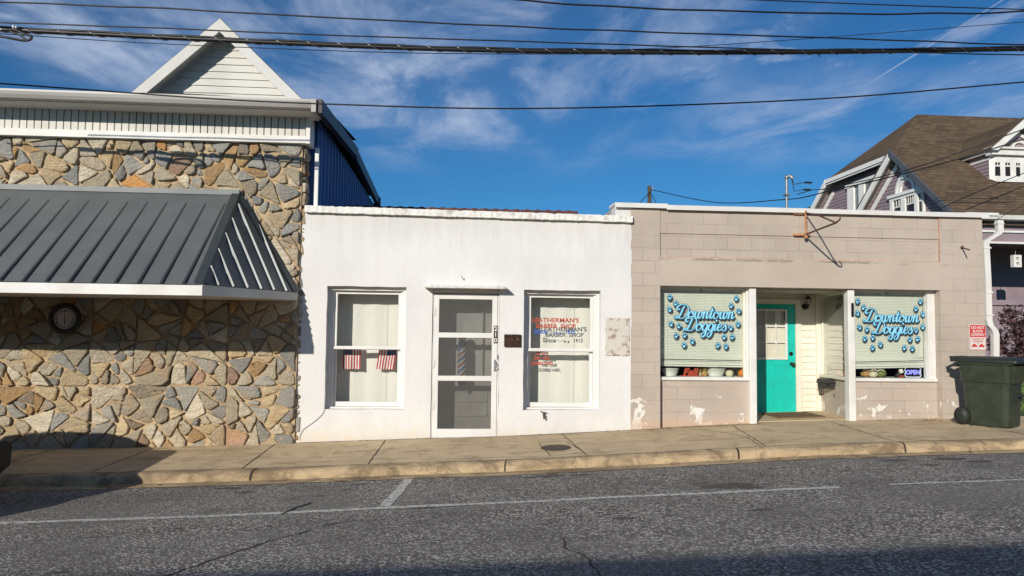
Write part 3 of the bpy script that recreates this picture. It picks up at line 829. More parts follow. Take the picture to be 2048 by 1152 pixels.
# canopy
CY, CXB, CXA = -1.62, -2.83, -2.90; CZT, CZB = 3.28, 1.97
cn = MB(); xl = -10.0
cn.quad((xl, -.09, CZT), (CXA, -.09, CZT), (CXB, CY, CZB), (xl, CY, CZB))
cn.add([(CXA, -.09, CZT), (CXB, CY, CZB), (SXR + .0, -.09, CZB)], [(0, 1, 2)])
cn.box(xl, CXA, -.13, -.08, CZT - .02, CZT + .05)
canopy = part(sb, 'canopy', cn, 'dark_metal_roof')
def canp(name, mb, mt): 
    o = mb.build(name, mt, canopy); return o
rb = MB(); x = -9.9; sl = Vector((0, CY + .09, CZB - CZT)); nrm = Vector((0, CZB - CZT, -(CY + .09))).normalized()
if nrm.z < 0: nrm = -nrm
x = CXA - .13 - .245 * 28
while x < CXA - .05:
    a = Vector((x, -.10, CZT - .05)); b = Vector((x, CY, CZB))
    for q in ():
        pass
    p = [a + Vector((-.022, 0, 0)), a + Vector((-.012, 0, 0)) + nrm * .028, a + Vector((.012, 0, 0)) + nrm * .028, a + Vector((.022, 0, 0))]
    d = b - a
    rb.loft([p, [v + d for v in p]]); x += .245
e1, e2, e3 = Vector((CXA, -.09, CZT)), Vector((CXB, CY, CZB)), Vector((SXR, -.09, CZB))
n2 = (e2 - e1).cross(e3 - e1).normalized()
if n2.x < 0: n2 = -n2
for k in range(1, 7):
    t = k / 7.; foot = e2.lerp(e3, t)
    # ribs climb the hip end at right angles to its eave
    up = (e1 - (e2 + (e3 - e2) * ((e1 - e2).dot((e3 - e2).normalized()) / (e3 - e2).length)))
    tt = (e1 - e2).dot((e3 - e2).normalized()) / (e3 - e2).length
    s = t / tt if t < tt else (1 - t) / (1 - tt)
    top = foot + up * s * .97; dd = (e3 - e2).normalized() * .02
    p = [foot - dd, foot - dd * .5 + n2 * .03, foot + dd * .5 + n2 * .03, foot + dd]; d = top - foot
    rb.loft([p, [v + d for v in p]])
scw = rb
for t in (.25, .58, .93):
    x = CXA - .13 - .245 * 28 + .06
    while x < CXA - .1:
        for dx in (0, .12):
            c0 = Vector((x + dx, -.10, CZT - .05)).lerp(Vector((x + dx, CY, CZB)), t) + nrm * .004
            scw.add([c0 + Vector((-.006, 0, 0)), c0 + Vector((0, -.005, -.004)), c0 + Vector((.006, 0, 0)), c0 + Vector((0, .005, .004)), c0 + nrm * .006], [(0, 1, 4), (1, 2, 4), (2, 3, 4), (3, 0, 4)])
        x += .245
canp('standing_seam', rb, 'dark_metal_rib')
hc = MB()
a, b = e1 + Vector((0, 0, .035)), e2 + Vector((0, 0, .02)); wv = Vector((-.10, 0, -.0)) 
n1 = nrm
hc.quad(a + Vector((-.10, 0, 0)) + n1 * .0, b + Vector((-.10, 0, 0)), b, a)
t3 = (e3 - e2).normalized() * .11
hc.quad(a, b, b + t3 + n2 * .01, a + Vector((.02, 0, -.12)) + n2 * .02)
t4 = Vector((0, 0, 0)); hc.quad(e1 + n2 * .03, e3 + n2 * .03, e3 + n2 * .03 + Vector((-.06, -.08, 0)), e1 + n2 * .03 + Vector((0, -.07, -.1)))
canp('hip_cap', hc, 'dark_metal_rib')
fa = MB(); fa.box(xl, CXB + .01, CY - .035, CY - .005, CZB - .125, CZB - .01)
canp('fascia', fa, 'white_trim')
fe = MB(); d = (e3 - e2).normalized(); off = Vector((.012, -.012, 0))
A_, B_ = e2 + Vector((0.013, -.02, 0)), e3 + Vector((0.0, -.012, 0))
fe.prism([A_ + Vector((0, 0, -.125)), B_ + Vector((0, 0, -.10)), B_ + Vector((0, 0, -.005)), A_ + Vector((0, 0, -.005))], Vector((-.02, .02, 0)))
canp('shaded_end_fascia', fe, 'frieze_panel')  # darker than the front fascia: shade put into its colour
us = MB(); us.prism([(xl, CY, CZB - .115), (CXB - .02, CY, CZB - .115), (SXR - .03, -.13, CZB - .115), (xl, -.13, CZB - .115)], (0, 0, .02))
canp('canopy_soffit', us, 'beige_soffit')

# wall clock under the canopy
ck = root('wall_clock', 'round dark framed wall clock with roman numerals on the stone wall under the canopy', 'clock', (-5.04, -.16, 1.58))
m = MB(); m.lathe((-5.04, -.08, 1.58), [(.19, -.05), (.205, -.075), (.20, -.10), (.17, -.112), (.145, -.10), (.135, -.075), (.13, -.05)], 32, 'y'); part(ck, 'frame', m, 'clock_dark')
m = MB(); m.lathe((-5.04, -.08, 1.58), [(.138, -.05), (.138, -.078)], 32, 'y'); fc = part(ck, 'dial', m, 'clock_face')
m = MB()
for k, r_ in enumerate(['XII', 'I', 'II', 'III', 'IIII', 'V', 'VI', 'VII', 'VIII', 'IX', 'X', 'XI']):
    an = radians(30 * k); vs, f_ = text_polys(r_, .040, .0008)
    m.add([(-5.04 + sin(an) * .107 + (v.x * cos(an) + (v.y - .014) * sin(an)), -.161, 1.58 + cos(an) * .107 + (-v.x * sin(an) + (v.y - .014) * cos(an))) for v in vs], f_)
for z in (0,):
    m.add([(-5.04 - .004, -.162, 1.56), (-5.04 + .004, -.162, 1.56), (-5.045, -.162, 1.69), (-5.049, -.162, 1.69)], [(0, 1, 2, 3)])
    m.add([(-5.044, -.163, 1.59), (-5.036, -.163, 1.59), (-5.03, -.163, 1.51), (-5.045, -.163, 1.51)], [(0, 1, 2, 3)])
o = m.build('numerals', 'clock_dark', fc)

# ================================================================ white barber shop
BS = (.2, 0, .02)
bs = root('barber_shop', 'low white stucco shopfront with a screen door between two sash windows', 'building', BS)
HL, HR, HD = (-1.73, -.665, .405, 2.07), (.955, 2.03, .405, 2.06), (-.305, .615, -.6, 2.05)
def rough_wall():
    "the stucco face as a gently uneven grid with holes, plus reveals"
    m = MB(); rnd = random.Random(2)
    xs = sorted(set([-2.12, 2.47] + [h for q in (HL, HR, HD) for h in q[:2]])); X = []
    for a, b in zip(xs, xs[1:]):
        n = max(1, int((b - a) / .09)); X += [a + (b - a) * i / n for i in range(n)]
    X.append(xs[-1]); zs = sorted(set([-.5, 3.10] + [h for q in (HL, HR, HD) for h in q[2:] if h > -.5])); Z = []
    for a, b in zip(zs, zs[1:]):
        n = max(1, int((b - a) / .09)); Z += [a + (b - a) * i / n for i in range(n)]
    Z.append(zs[-1]); wav = {}
    from mathutils import noise as mn
    def y_(x, z): return .010 * mn.noise(Vector((x * 1.3, z * 1.3, 1))) + .004 * mn.noise(Vector((x * 5, z * 5, 3)))
    def inh(x, z): return any(q[0] - 1e-6 < x < q[1] + 1e-6 and q[2] - 1e-6 < z < q[3] + 1e-6 for q in (HL, HR, HD))
    jx = {}
    vs = []
    for z in Z:
        for x in X:
            e = 0; ez2 = 0
            for q in (HL, HR, HD):       # soft, wavering edges round the openings
                if abs(x - q[0]) < 1e-5 or abs(x - q[1]) < 1e-5: e = .007 * mn.noise(Vector((x * 3, z * 4.5, 7)))
                if abs(z - q[3]) < 1e-5 or abs(z - q[2]) < 1e-5: ez2 = .008 * mn.noise(Vector((x * 4.5, z * 3, 9)))
            vs.append((x + e, y_(x, z), z + ez2))
    n = len(X); fs_ = []
    for j in range(len(Z) - 1):
        for i in range(n - 1):
            if not inh((X[i] + X[i + 1]) / 2, (Z[j] + Z[j + 1]) / 2): fs_.append((j * n + i, j * n + i + 1, (j + 1) * n + i + 1, (j + 1) * n + i))
    m.add(vs, fs_, True)
    # reveals follow the same wavering edge
    idx = lambda x, z: vs[Z.index(z) * n + X.index(x)]
    for q in (HL, HR, HD):
        zz = [z for z in Z if q[2] - 1e-6 <= z <= q[3] + 1e-6]; xx = [x for x in X if q[0] - 1e-6 <= x <= q[1] + 1e-6]
        for xe in (xx[0], xx[-1]):
            ln = [idx(xe, z) for z in zz]; m.add([p for p in ln] + [(p[0], .30, p[2]) for p in ln], [(i, i + 1, len(ln) + i + 1, len(ln) + i) for i in range(len(ln) - 1)])
        for ze in ((zz[0], zz[-1]) if q is not HD else (zz[-1],)):
            ln = [idx(x, ze) for x in xx]; m.add([p for p in ln] + [(p[0], .30, p[2]) for p in ln], [(i, i + 1, len(ln) + i + 1, len(ln) + i) for i in range(len(ln) - 1)])
    return m
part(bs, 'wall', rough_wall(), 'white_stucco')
m = MB(); wall_holes(m, -2.09, 2.45, -.5, 3.09, .305, .40, [(HL[0] - .002, HL[1] + .002, HL[2], HL[3]), (HR[0] - .002, HR[1] + .002, HR[2], HR[3]), (HD[0] - .002, HD[1] + .002, -.5, HD[3])])
m.box(-1.94, 2.40, .40, 5.9, 3.0, 3.09)
m.box(-1.94, -1.84, .40, 5.9, -.5, 3.0); m.box(2.30, 2.40, .40, 5.9, -.5, 3.0); m.box(-1.84, 2.3, 5.8, 5.9, -.5, 3.0)
part(bs, 'inner_walls', m, 'room_wall')
# cornice slab with a crumbling top edge
m = MB(); rnd = random.Random(5); N_ = 120; ringA = []
for i in range(N_ + 1):
    x = -2.05 + 4.52 * i / N_; zb = 3.065 - .035 * (i / N_); zt_ = zb + .092 + rnd.uniform(-.0035, .003) - (.008 if rnd.random() < .08 else 0); yf = -.065 + rnd.uniform(-.004, .004)
    ringA.append([(x, yf, zb + rnd.uniform(-.004, .004)), (x, yf - .004, zt_ - .02), (x, yf + .015, zt_), (x, .34, zt_ + .01), (x, .34, zb)])
m.loft(ringA); part(bs, 'cornice', m, 'cornice_paint')
m = MB(); m.quad((-1.95, .35, 3.15), (2.2, .35, 3.15), (2.2, 3.0, 3.62), (-1.95, 3.0, 3.62)); x = -1.95
while x < 2.2: m.ball((x, 2.98, 3.655), .045, 8, (1.6, 1, .8)); x += .19
m.box(-1.95, 2.2, 2.92, 3.04, 3.56, 3.665)
part(bs, 'roof', m, 'ridge_red')


def sash_window(H, name_label, curtain_mat):
    x0, x1, z0, z1 = H
    fr_ = MB(); YS = .17
    # stepped casing inside the reveal
    for a, b, yy in ((x0 - .0, x0 + .045, .10), (x1 - .045, x1 + .0, .10)): fr_.box(a, b, yy, .298, z0, z1)
    fr_.box(x0 + .045, x1 - .045, .10, .298, z1 - .05, z1)
    for a, b in ((x0 + .045, x0 + .075), (x1 - .075, x1 - .045)): fr_.box(a, b, .135, .296, z0, z1 - .05)
    fr_.box(x0 + .045, x1 - .045, .11, .296, z0, z0 + .022)
    fo = part(bs, 'window', fr_, 'white_paint')
    ax0, ax1, az0, az1 = x0 + .077, x1 - .077, z0 + .024, z1 - .052; zm = (az0 + az1) / 2 + .005
    s = MB()
    for (lo, hi, yy) in ((zm - .02, az1, .165), (az0, zm + .022, .205)):
        s.box(ax0, ax0 + .038, yy, yy + .035, lo, hi); s.box(ax1 - .038, ax1, yy, yy + .035, lo, hi)
        s.box(ax0 + .038, ax1 - .038, yy, yy + .035, hi - .045, hi); s.box(ax0 + .038, ax1 - .038, yy, yy + .035, lo, lo + (.045 if lo > z0 + .2 else .06))
    s.box(ax0 + .0, ax1 - .0, .145, .163, zm - .016, zm + .016)
    def sub(n_, mb_, mt_):
        o_ = mb_.build(n_, mt_, fo); return o_
    sub('sash', s, 'white_paint')
    p = MB(); p.box(ax0 + .036, ax1 - .036, .180, .183, zm, az1 - .04); sub('pane', p, 'window_glass')
    p = MB(); p.box(ax0 + .036, ax1 - .036, .220, .223, az0 + .05, zm + .0); sub('pane', p, 'window_glass')
    c = MB(); n = 150; xs_ = [x0 - .25 + (x1 - x0 + .5) * i / n for i in range(n + 1)]
    pf = lambda i: .475 + .0010 * sin(i * 1.57) + .006 * sin(i * .21)
    c.add([(xx, pf(i), zz) for zz in (z0 - .1, z1 + .06) for i, xx in enumerate(xs_)], [(i, i + 1, n + 2 + i, n + 1 + i) for i in range(n)], True)
    sub('curtain', c, 'curtain_cloth')
    m_ = MB()
    for xx in (x0 + .72 * (x1 - x0),): m_.box(xx, xx + .004, .462, .464, z0, z1)
    sub('curtain_seam', m_, 'blind_vinyl')
    return fo, sub, (ax0, ax1, az0, az1, zm)


wl, subl, _ = sash_window(HL, '', ''); wr, subr, AR = sash_window(HR, '', '')
# painted lettering on the inside of the right window; its grey shadow falls on the curtain by itself
def arch(k): return lambda v: Vector((v.x, v.y + k * (1 - (v.x / .4) ** 2), 0))
m = MB(); cx = 1.51
text(m, "LEATHERMAN'S", cx - .09, 1.615, .179, .088, .0028, 1.10, 1.0); text(m, 'BARBER  SHOP', cx - .08, 1.535, .179, .084, .0028, 1.02)
subr('red_lettering', m, 'red_vinyl')
m = MB(); text(m, 'Since', cx - .30, 1.455, .179, .088, .003, 1.0); text(m, '1913', cx + .12, 1.455, .179, .075, .003, 1.0)
# the comb and scissors between the words
m.tube([(cx - .20 + .02 * i, .179, 1.475 + .012 * sin(i * 1.5)) for i in range(8)], .0035, 5); m.lathe((cx - .07, .179, 1.462), [(.016, -.001), (.016, .001)], 10, 'y'); m.lathe((cx - .02, .179, 1.462), [(.016, -.001), (.016, .001)], 10, 'y')
subr('blue_lettering', m, 'blue_vinyl')
m = MB(); 
text(m, 'OPEN', 1.235, 1.155, .219, .070, .003, 1.0); text(m, '9:00 - 5:00', 1.235, 1.085, .219, .060, .003, .85); text(m, 'CLOSED WED.', 1.235, 1.015, .219, .058, .003, .9)
subr('hours_lettering', m, 'red_vinyl')
# door hood
m = MB(); rnd = random.Random(9); rings = []
for i in range(41):
    x = -.41 + 1.12 * i / 40; zt_ = 2.092 + rnd.uniform(-.006, .008) - (.012 if i in (0, 1, 39, 40) else 0)
    rings.append([(x, -.20, 2.058), (x, -.205, zt_ - .016), (x, -.17, zt_), (x, -.01, zt_ + .012), (x, -.01, 2.058)])
m.loft(rings); part(bs, 'door_hood', m, 'cornice_paint')
m = MB(); m.box(-.302, -.288, .02, .10, -.05, 2.03); m.box(.598, .612, .02, .10, -.05, 2.03); m.box(-.288, .598, .02, .10, 2.0, 2.048); m.box(-.30, .61, -.01, .30, -.10, .012)
part(bs, 'door_casing', m, 'white_paint')
dx0, dx1, dz0, dz1 = -.285, .592, .022, 1.985; st_ = .082
m = MB(); Y0, Y1 = .012, .040
m.bbox(dx0, dx0 + st_ - .008, Y0, Y1, dz0, dz1, .004); m.bbox(dx1 - st_ + .008, dx1, Y0, Y1, dz0, dz1, .004)
RZ = [(dz0, .145), (.795, .865), (1.385, 1.455), (1.915, dz1)]
for a, b in RZ: m.bbox(dx0 + st_ - .010, dx1 - st_ + .010, Y0 + .001, Y1 - .001, a, b, .004)
sd_door = part(bs, 'screen_door', m, 'white_paint')
def subd(n_, mb_, mt_):
    o_ = mb_.build(n_, mt_, sd_door); return o_
m = MB(); m.box(dx0 + st_ - .02, dx1 - st_ + .02, .024, .026, .14, 1.92); subd('screen', m, 'insect_screen')
m = MB(); m.tube([(.560, .010, 1.075), (.560, -.03, 1.065), (.575, -.04, 1.03), (.585, -.04, 1.0), (.560, -.03, .955), (.560, .010, .945)], .007, 6); m.box(.550, .570, .004, .012, .93, 1.09); m.box(.590, .602, -.004, .014, 1.10, 1.16); subd('handle', m, 'grey_steel')
for hz in (.46, 1.03, 1.74):
    m = MB(); m.box(-.290, -.262, .002, .0115, hz - .045, hz + .045); m.cyl((-.289, .002, hz - .05), (-.289, .002, hz + .05), .006, 8); subd('hinge', m, 'white_trim')
m = MB(); m.box(.542, .592, .004, .011, 1.315, 1.555); nb = subd('number_plate', m, 'black_paint')
m = MB()
for k, ch_ in enumerate('210'): text(m, ch_, .567, 1.485 - k * .078, .002, .085, .002)
subd('house_number', m, 'flag_white')
# inner door
m = MB(); m.box(-.36, .68, .425, .465, -.1, .20); m.box(-.36, -.22, .425, .465, .2, 2.1); m.box(.54, .68, .425, .465, .2, 2.1); m.box(-.22, .54, .425, .465, .2, .80); m.box(-.22, .54, .425, .465, 1.86, 2.1)
for za in (.27, .47, .66): m.box(-.16, .48, .408, .4245, za, za + .012)
m.box(-.16, -.148, .408, .4245, .27, .67); m.box(.468, .48, .408, .4245, .27, .67); m.box(.40, .415, .395, .424, .82, 1.86)
dr = part(bs, 'inner_door', m, 'vinyl_siding')
def subi(n_, mb_, mt_):
    o_ = mb_.build(n_, mt_, dr); return o_
m = MB(); m.box(-.22, .54, .44, .442, .8, 1.86); subi('door_curtain', m, 'curtain_cloth')
m = MB(); m.ball((.575, .38, 1.03), .03, 10); m.cyl((.575, .42, 1.03), (.575, .38, 1.03), .012); subi('deadbolt', m, 'black_paint'); m = MB(); m.ball((.575, .38, .88), .032, 10); subi('door_knob', m, 'black_paint')
m = MB(); m.box(.28, .36, .40, .424, 1.80, 1.86); subi('closer', m, 'grey_steel')

# barber pole hanging behind the screen
bp = root('barber_pole', 'red white and blue barber pole with glass globe behind the screen door', 'barber pole', (.11, .25, .72))
px_, py_ = .115, .22
m = MB(); m.lathe((px_, py_, 0), [(.01, 1.245), (.045, 1.255), (.052, 1.27), (.045, 1.285), (.056, 1.30), (.062, 1.315), (.05, 1.33), (.03, 1.34)], 20); part(bp, 'top_cap', m, 'flag_blue')
m = MB(); m.ball((px_, py_, 1.385), .062, 18); part(bp, 'globe', m, 'ceramic')
m = MB(); m.lathe((px_, py_, 0), [(.03, .685), (.02, .70), (.045, .72), (.05, .745), (.062, .765), (.064, .80), (.056, .815), (.060, .84), (.05, .85)], 20); part(bp, 'bottom_cap', m, 'flag_blue')
cyl_ = MB(); NN = 48; HH = 40; r_ = .060
for j in range(HH):
    z0_, z1_ = .85 + .40 * j / HH, .85 + .40 * (j + 1) / HH
    for i in range(NN):
        a0, a1 = 2 * pi * i / NN, 2 * pi * (i + 1) / NN; s = (i / NN * 2 - j / HH * 2.6) % 1.0
        cyl_.mi = 0 if s < .25 or .5 <= s < .75 else (1 if s < .5 else 2)
        cyl_.add([(px_ + r_ * cos(a0), py_ + r_ * sin(a0), z0_), (px_ + r_ * cos(a1), py_ + r_ * sin(a1), z0_), (px_ + r_ * cos(a1), py_ + r_ * sin(a1), z1_), (px_ + r_ * cos(a0), py_ + r_ * sin(a0), z1_)], [(0, 1, 2, 3)], True)
part(bp, 'striped_cylinder', cyl_, ['ceramic', 'red_vinyl', 'blue_vinyl'])
for z in (.74, 1.29): m = MB(); m.box(px_ - .02, px_ + .02, .26, .424, z, z + .025); part(bp, 'bracket', m, 'grey_steel')

# flags in the left window
def flag(xc, tilt, label, mirror):
    wv, hv = .245, .315; top = 1.243; Yf = .36
    def xf(p):
        x, y, z = p; zz = z - top; return (xc + (x - xc) * (1 + .0) + tilt * zz, Yf + y + .012 * sin(x * 40) * (top - z) / .3, z)
    rt_ = root('small_flag', label, 'flag', (xc, Yf, top), 'small flags in the left window of the white shop')
    def FM(): return MB(xf)
    m_ = FM(); m2 = FM(); n = 13; xl_ = xc - wv / 2; cu0, cu1 = (xl_, xl_ + wv * .54) if not mirror else (xl_ + wv * .46, xl_ + wv)
    for k in range(n):
        a = xl_ + wv * k / n; b = xl_ + wv * (k + 1) / n; mm = m_ if k % 2 == 0 else m2
        zt2 = top
        if cu0 - .001 <= a and b <= cu1 + .001: zt2 = top - .115
        for i in range(4):
            z0_ = top - hv + (zt2 - top + hv) * i / 4; z1_ = top - hv + (zt2 - top + hv) * (i + 1) / 4; mm.quad((a, 0, z0_), (b, 0, z0_), (b, 0, z1_), (a, 0, z1_), True)
    part(rt_, 'red_stripe', m_, 'flag_red'); part(rt_, 'white_stripe', m2, 'flag_white')
    k0 = round((cu0 - xl_) / wv * n + .49) ; k1 = int((cu1 - xl_) / wv * n + .01)
    ca, cb = xl_ + wv * k0 / n if mirror else xl_, xl_ + wv * (n if mirror else k1) / n
    m_ = FM(); m_.quad((ca, -.001, top - .115), (cb, -.001, top - .115), (cb, -.001, top), (ca, -.001, top)); part(rt_, 'canton', m_, 'flag_blue')
    m_ = FM()
    for i in range(5):
        for j in range(6):
            sx, sz = ca + (cb - ca) * (i + .5 + (.25 if j % 2 else -.15)) / 5.2, top - .115 * (j + .5) / 6; s = .0062
            m_.add([(sx - s, -.003, sz), (sx, -.003, sz - s), (sx + s, -.003, sz), (sx, -.003, sz + s)], [(0, 1, 2, 3)])
    part(rt_, 'stars', m_, 'flag_white')
flag(-1.43, 0.0, 'small striped flag hanging straight, nearest the dark left jamb', False)
flag(-.925, .13, 'small striped flag hanging askew, nearest the sunlit right jamb', True)

# plaque, bare patch, tap, thin cable, nail
pq = root('plaque', 'small dark bronze plaque between the screen door and the right sash window', 'plaque', (.80, 0, 1.35))
m = MB(); m.bbox(.685, .918, -.030, -.008, 1.268, 1.44, .005); pb = part(pq, 'plate', m, 'bronze')
m = MB(); m.box(.71, .80, -.034, -.031, 1.375, 1.383); m.box(.70, .83, -.034, -.031, 1.355, 1.361); m.box(.71, .84, -.034, -.031, 1.335, 1.34); m.box(.70, .80, -.034, -.031, 1.31, 1.315); m.lathe((.87, 0, 1.37), [(.022, -.035), (.022, -.031)], 12, 'y'); part(pq, 'relief', m, 'rust_iron')
m = MB(); rnd = random.Random(3); pts = []
X0, X1, Z0, Z1 = 2.10, 2.435, 1.165, 1.685
for (xa, za), (xb, zb) in (((X0, Z0), (X1, Z0)), ((X1, Z0), (X1, Z1)), ((X1, Z1), (X0, Z1)), ((X0, Z1), (X0, Z0))):
    for i in range(14): t = i / 14; pts.append((xa + (xb - xa) * t + rnd.uniform(-.009, .009), -.0145, za + (zb - za) * t + rnd.uniform(-.009, .009)))
m.prism(pts, (0, .012, 0)); part(bs, 'bare_patch', m, 'scar_plaster', 'rectangular patch of bare brown plaster')
m = MB(); m.cyl((1.24, .0, .34), (1.24, -.07, .34), .014, 8); m.cyl((1.24, -.055, .35), (1.24, -.075, .29), .012, 8); m.cyl((1.215, -.05, .375), (1.27, -.05, .375), .008, 6); m.cyl((1.24, -.05, .34), (1.24, -.05, .378), .006, 6); m.ball((1.205, -.05, .39), .012, 6)
thing('outdoor_tap', 'small dark outdoor tap low on the white wall under the right window', 'tap', m, 'iron_cover', (1.24, -.03, .33))
m = MB(); m.tube([(-1.72, .08, .43), (-1.73, -.012, .40), (-1.76, -.014, .34), (-1.83, -.012, .27), (-1.92, -.014, .20), (-2.0, -.012, .14), (-2.04, -.014, .07), (-2.05, -.02, .0)], .0045, 6)
thing('cable', 'thin white cable drooping from the left window down to the pavement', 'cable', m, 'vinyl_siding', (-1.9, -.01, .1))
m = MB(); m.tube([(.11, .0, 2.19), (.10, -.05, 2.20), (.09, -.06, 2.23)], .005, 5); thing('nail', 'bent nail in the white wall above the door hood', 'nail', m, 'rust_iron', (.11, 0, 2.2))

# ================================================================ painted block shop
PS = (5.1, 0, .2)
ps = root('grooming_shop', 'dusty pink painted block shopfront with teal door and white posts', 'building', PS)
OX0, OX1, OZ = 2.88, 7.03, 2.15
m = MB()
m.box(2.46, OX0, 0, .30, -.4, 3.06); m.box(OX1, 7.70, 0, .30, -.4, 3.27)          # piers
m.box(2.46, OX0, 0, .30, 3.06, 3.27)
m.box(OX0, OX1, .014, .30, 2.895, 3.27)                                             # upper band
m.box(OX0, OX1, .030, .30, 2.56, 2.895)                                             # sunken panel
part(ps, 'wall', m, 'block_wall')
m = MB(); m.box(OX0 - .0, OX1 + .0, .004, .298, OZ, 2.56); part(ps, 'lintel', m, 'lintel_paint')
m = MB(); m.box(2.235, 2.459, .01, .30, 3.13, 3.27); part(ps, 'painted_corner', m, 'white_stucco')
m = MB(); m.box(7.40, 7.70, .30, 9.0, -.4, 3.27); m.box(2.25, 2.43, .30, 9.0, 3.0, 3.27); m.box(2.43, 7.40, 8.8, 9.0, -.4, 3.27); m.box(2.43, 7.4, .30, 8.8, 2.9, 3.0)
part(ps, 'side_wall', m, 'block_wall_side')
m = MB(); m.box(OX1 - .004, OX1 + .006, -.0045, -.0005, 2.56, 3.25); m.box(OX0, OX1, .012, .0295, 2.548, 2.566)
part(ps, 'sunlit_stained_edge', m, 'rust_and_sunlit_orange')  # orange paints in the sunlit pier edge and the stained, sunlit ledge
m = MB(); rnd = random.Random(4); xs_ = [2.22, 2.96, 3.9, 5.1, 6.3, 7.3, 7.76]
for a, b in zip(xs_, xs_[1:]):
    z = 3.272 + rnd.uniform(-.003, .004) - (.012 if a > 2.9 else -.004); z -= .001 * (a - 2.2)
    m.loft([[(x, -.055, z - .035), (x, -.06, z + .028), (x, -.045, z + .034), (x, .34, z + .045), (x, .34, z - .0), (x, -.035, z - .0)] for x in (a, b + .012)])
part(ps, 'coping', m, 'white_paint')
m = MB(); m.box(2.30, 7.6, .34, 9.0, 3.02, 3.05); part(ps, 'roof', m, 'black_roof')
# the bays either side of the entry
LBX, RBX = (OX0 + .002, 4.20), (5.76, OX1 - .002)
for q in (LBX, RBX): m = MB(); m.box(q[0], q[1], .12, .28, -.4, .815); part(ps, 'knee_wall', m, 'block_wall')
m = MB(); m.box(4.20, 4.30, .055, .18, -.4, 2.148, .008); part(ps, 'post', m, 'white_trim')
m = MB(); m.box(5.665, 5.765, .055, .18, -.4, 2.148, .008); rp = part(ps, 'post', m, 'white_trim')
m = MB(); m.box(4.20, 5.78, 1.24, 1.40, -.4, 2.15)                                       # back of the recess
part(ps, 'entry_wall', m, 'room_wall')
m = MB(); m.prism([(4.2, .18, 0), (5.76, .18, 0), (5.86, 1.24, 0), (4.12, 1.24, 0)], (0, 0, .01)); 
m.v = [Vector((p.x, p.y, g(p.x) + .002 if p.z < .005 else g(p.x) + .012)) for p in m.v]; part(ps, 'entry_floor', m, 'sidewalk_concrete')
m = MB(); m.box(4.0, 6.0, .30, 1.3, 2.13, 2.149); part(ps, 'entry_soffit', m, 'beige_soffit')
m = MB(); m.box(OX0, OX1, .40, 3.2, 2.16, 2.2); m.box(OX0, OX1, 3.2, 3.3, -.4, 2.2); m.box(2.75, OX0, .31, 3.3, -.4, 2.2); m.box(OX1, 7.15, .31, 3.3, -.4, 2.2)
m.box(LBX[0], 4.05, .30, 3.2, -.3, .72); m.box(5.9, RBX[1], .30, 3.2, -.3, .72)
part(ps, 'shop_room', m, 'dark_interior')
# siding
def yl(z): return 1.2
m = MB(); lap(m, lap_rows(.22, 2.13, .102, lambda z: 5.53, lambda z: 5.80), 1.23, .018); lap(m, lap_rows(2.045, 2.13, .085, lambda z: 4.2, lambda z: 5.53), 1.23, .018)
m.box(4.2, 5.80, 1.231, 1.239, .2, 2.13)
part(ps, 'siding', m, 'cream_siding')
m = MB(); m.box(5.425, 5.52, 1.185, 1.238, .2, 2.04); m.box(4.515, 4.61, 1.185, 1.238, .2, 2.04); m.box(4.61, 5.425, 1.186, 1.238, 1.965, 2.04); m.box(5.765, 5.87, 1.18, 1.238, .2, 2.13)
part(ps, 'door_casing', m, 'cream_siding')
# teal door
DX0, DX1, DZ0, DZ1 = 4.615, 5.42, .245, 1.96; LX0, LX1, LZ0, LZ1 = 4.775, 5.265, 1.10, 1.86
m = MB(); wall_holes(m, DX0, DX1, DZ0, DZ1, 1.20, 1.235, [(LX0, LX1, LZ0, LZ1)])
for a, b in ((4.70, 4.98), (5.06, 5.34)):
    for x0, x1, z0, z1 in ((a, b, .33, .345), (a, b, .985, 1.0), (a, a + .012, .345, .985), (b - .012, b, .345, .985)): m.box(x0, x1, 1.193, 1.1995, z0, z1)
td = part(ps, 'door', m, 'teal_paint', 'bright teal door with nine small panes')
def subt(n_, mb_, mt_):
    o_ = mb_.build(n_, mt_, td); return o_
m = MB()
for x in (LX0 - .02, LX1 - .012): m.box(x, x + .032, 1.180, 1.199, LZ0 - .02, LZ1 + .02)
for z in (LZ0 - .02, LZ1 - .012): m.box(LX0 + .012, LX1 - .012, 1.182, 1.198, z, z + .032)
for k in (1, 2):
    x = LX0 + (LX1 - LX0) * k / 3; m.box(x - .009, x + .009, 1.186, 1.20, LZ0 + .012, LZ1 - .012); z = LZ0 + (LZ1 - LZ0) * k / 3; m.box(LX0 + .012, LX1 - .012, 1.188, 1.199, z - .009, z + .009)
subt('glazing_bars', m, 'white_paint')
m = MB(); m.box(LX0, LX1, 1.215, 1.218, LZ0, LZ1); subt('pane', m, 'window_glass')
m = MB(); n = 26
for i in range(n):
    z = LZ0 + (LZ1 - LZ0) * i / n; m.quad((LX0 + .01, 1.27, z), (LX1 - .01, 1.27, z), (LX1 - .01, 1.262, z + .031), (LX0 + .01, 1.262, z + .031))
subt('door_blind', m, 'blind_vinyl')
m = MB(); m.lathe((5.345, 0, 1.175), [(.03, 1.199), (.032, 1.185), (.024, 1.175)], 14, 'y'); subt('deadbolt', m, 'black_paint'); m = MB(); m.lathe((5.355, 0, 1.01), [(.03, 1.199), (.03, 1.19), (.014, 1.18), (.014, 1.15)], 14, 'y'); m.ball((5.355, 1.135, 1.01), .032, 12); subt('knob', m, 'black_paint')


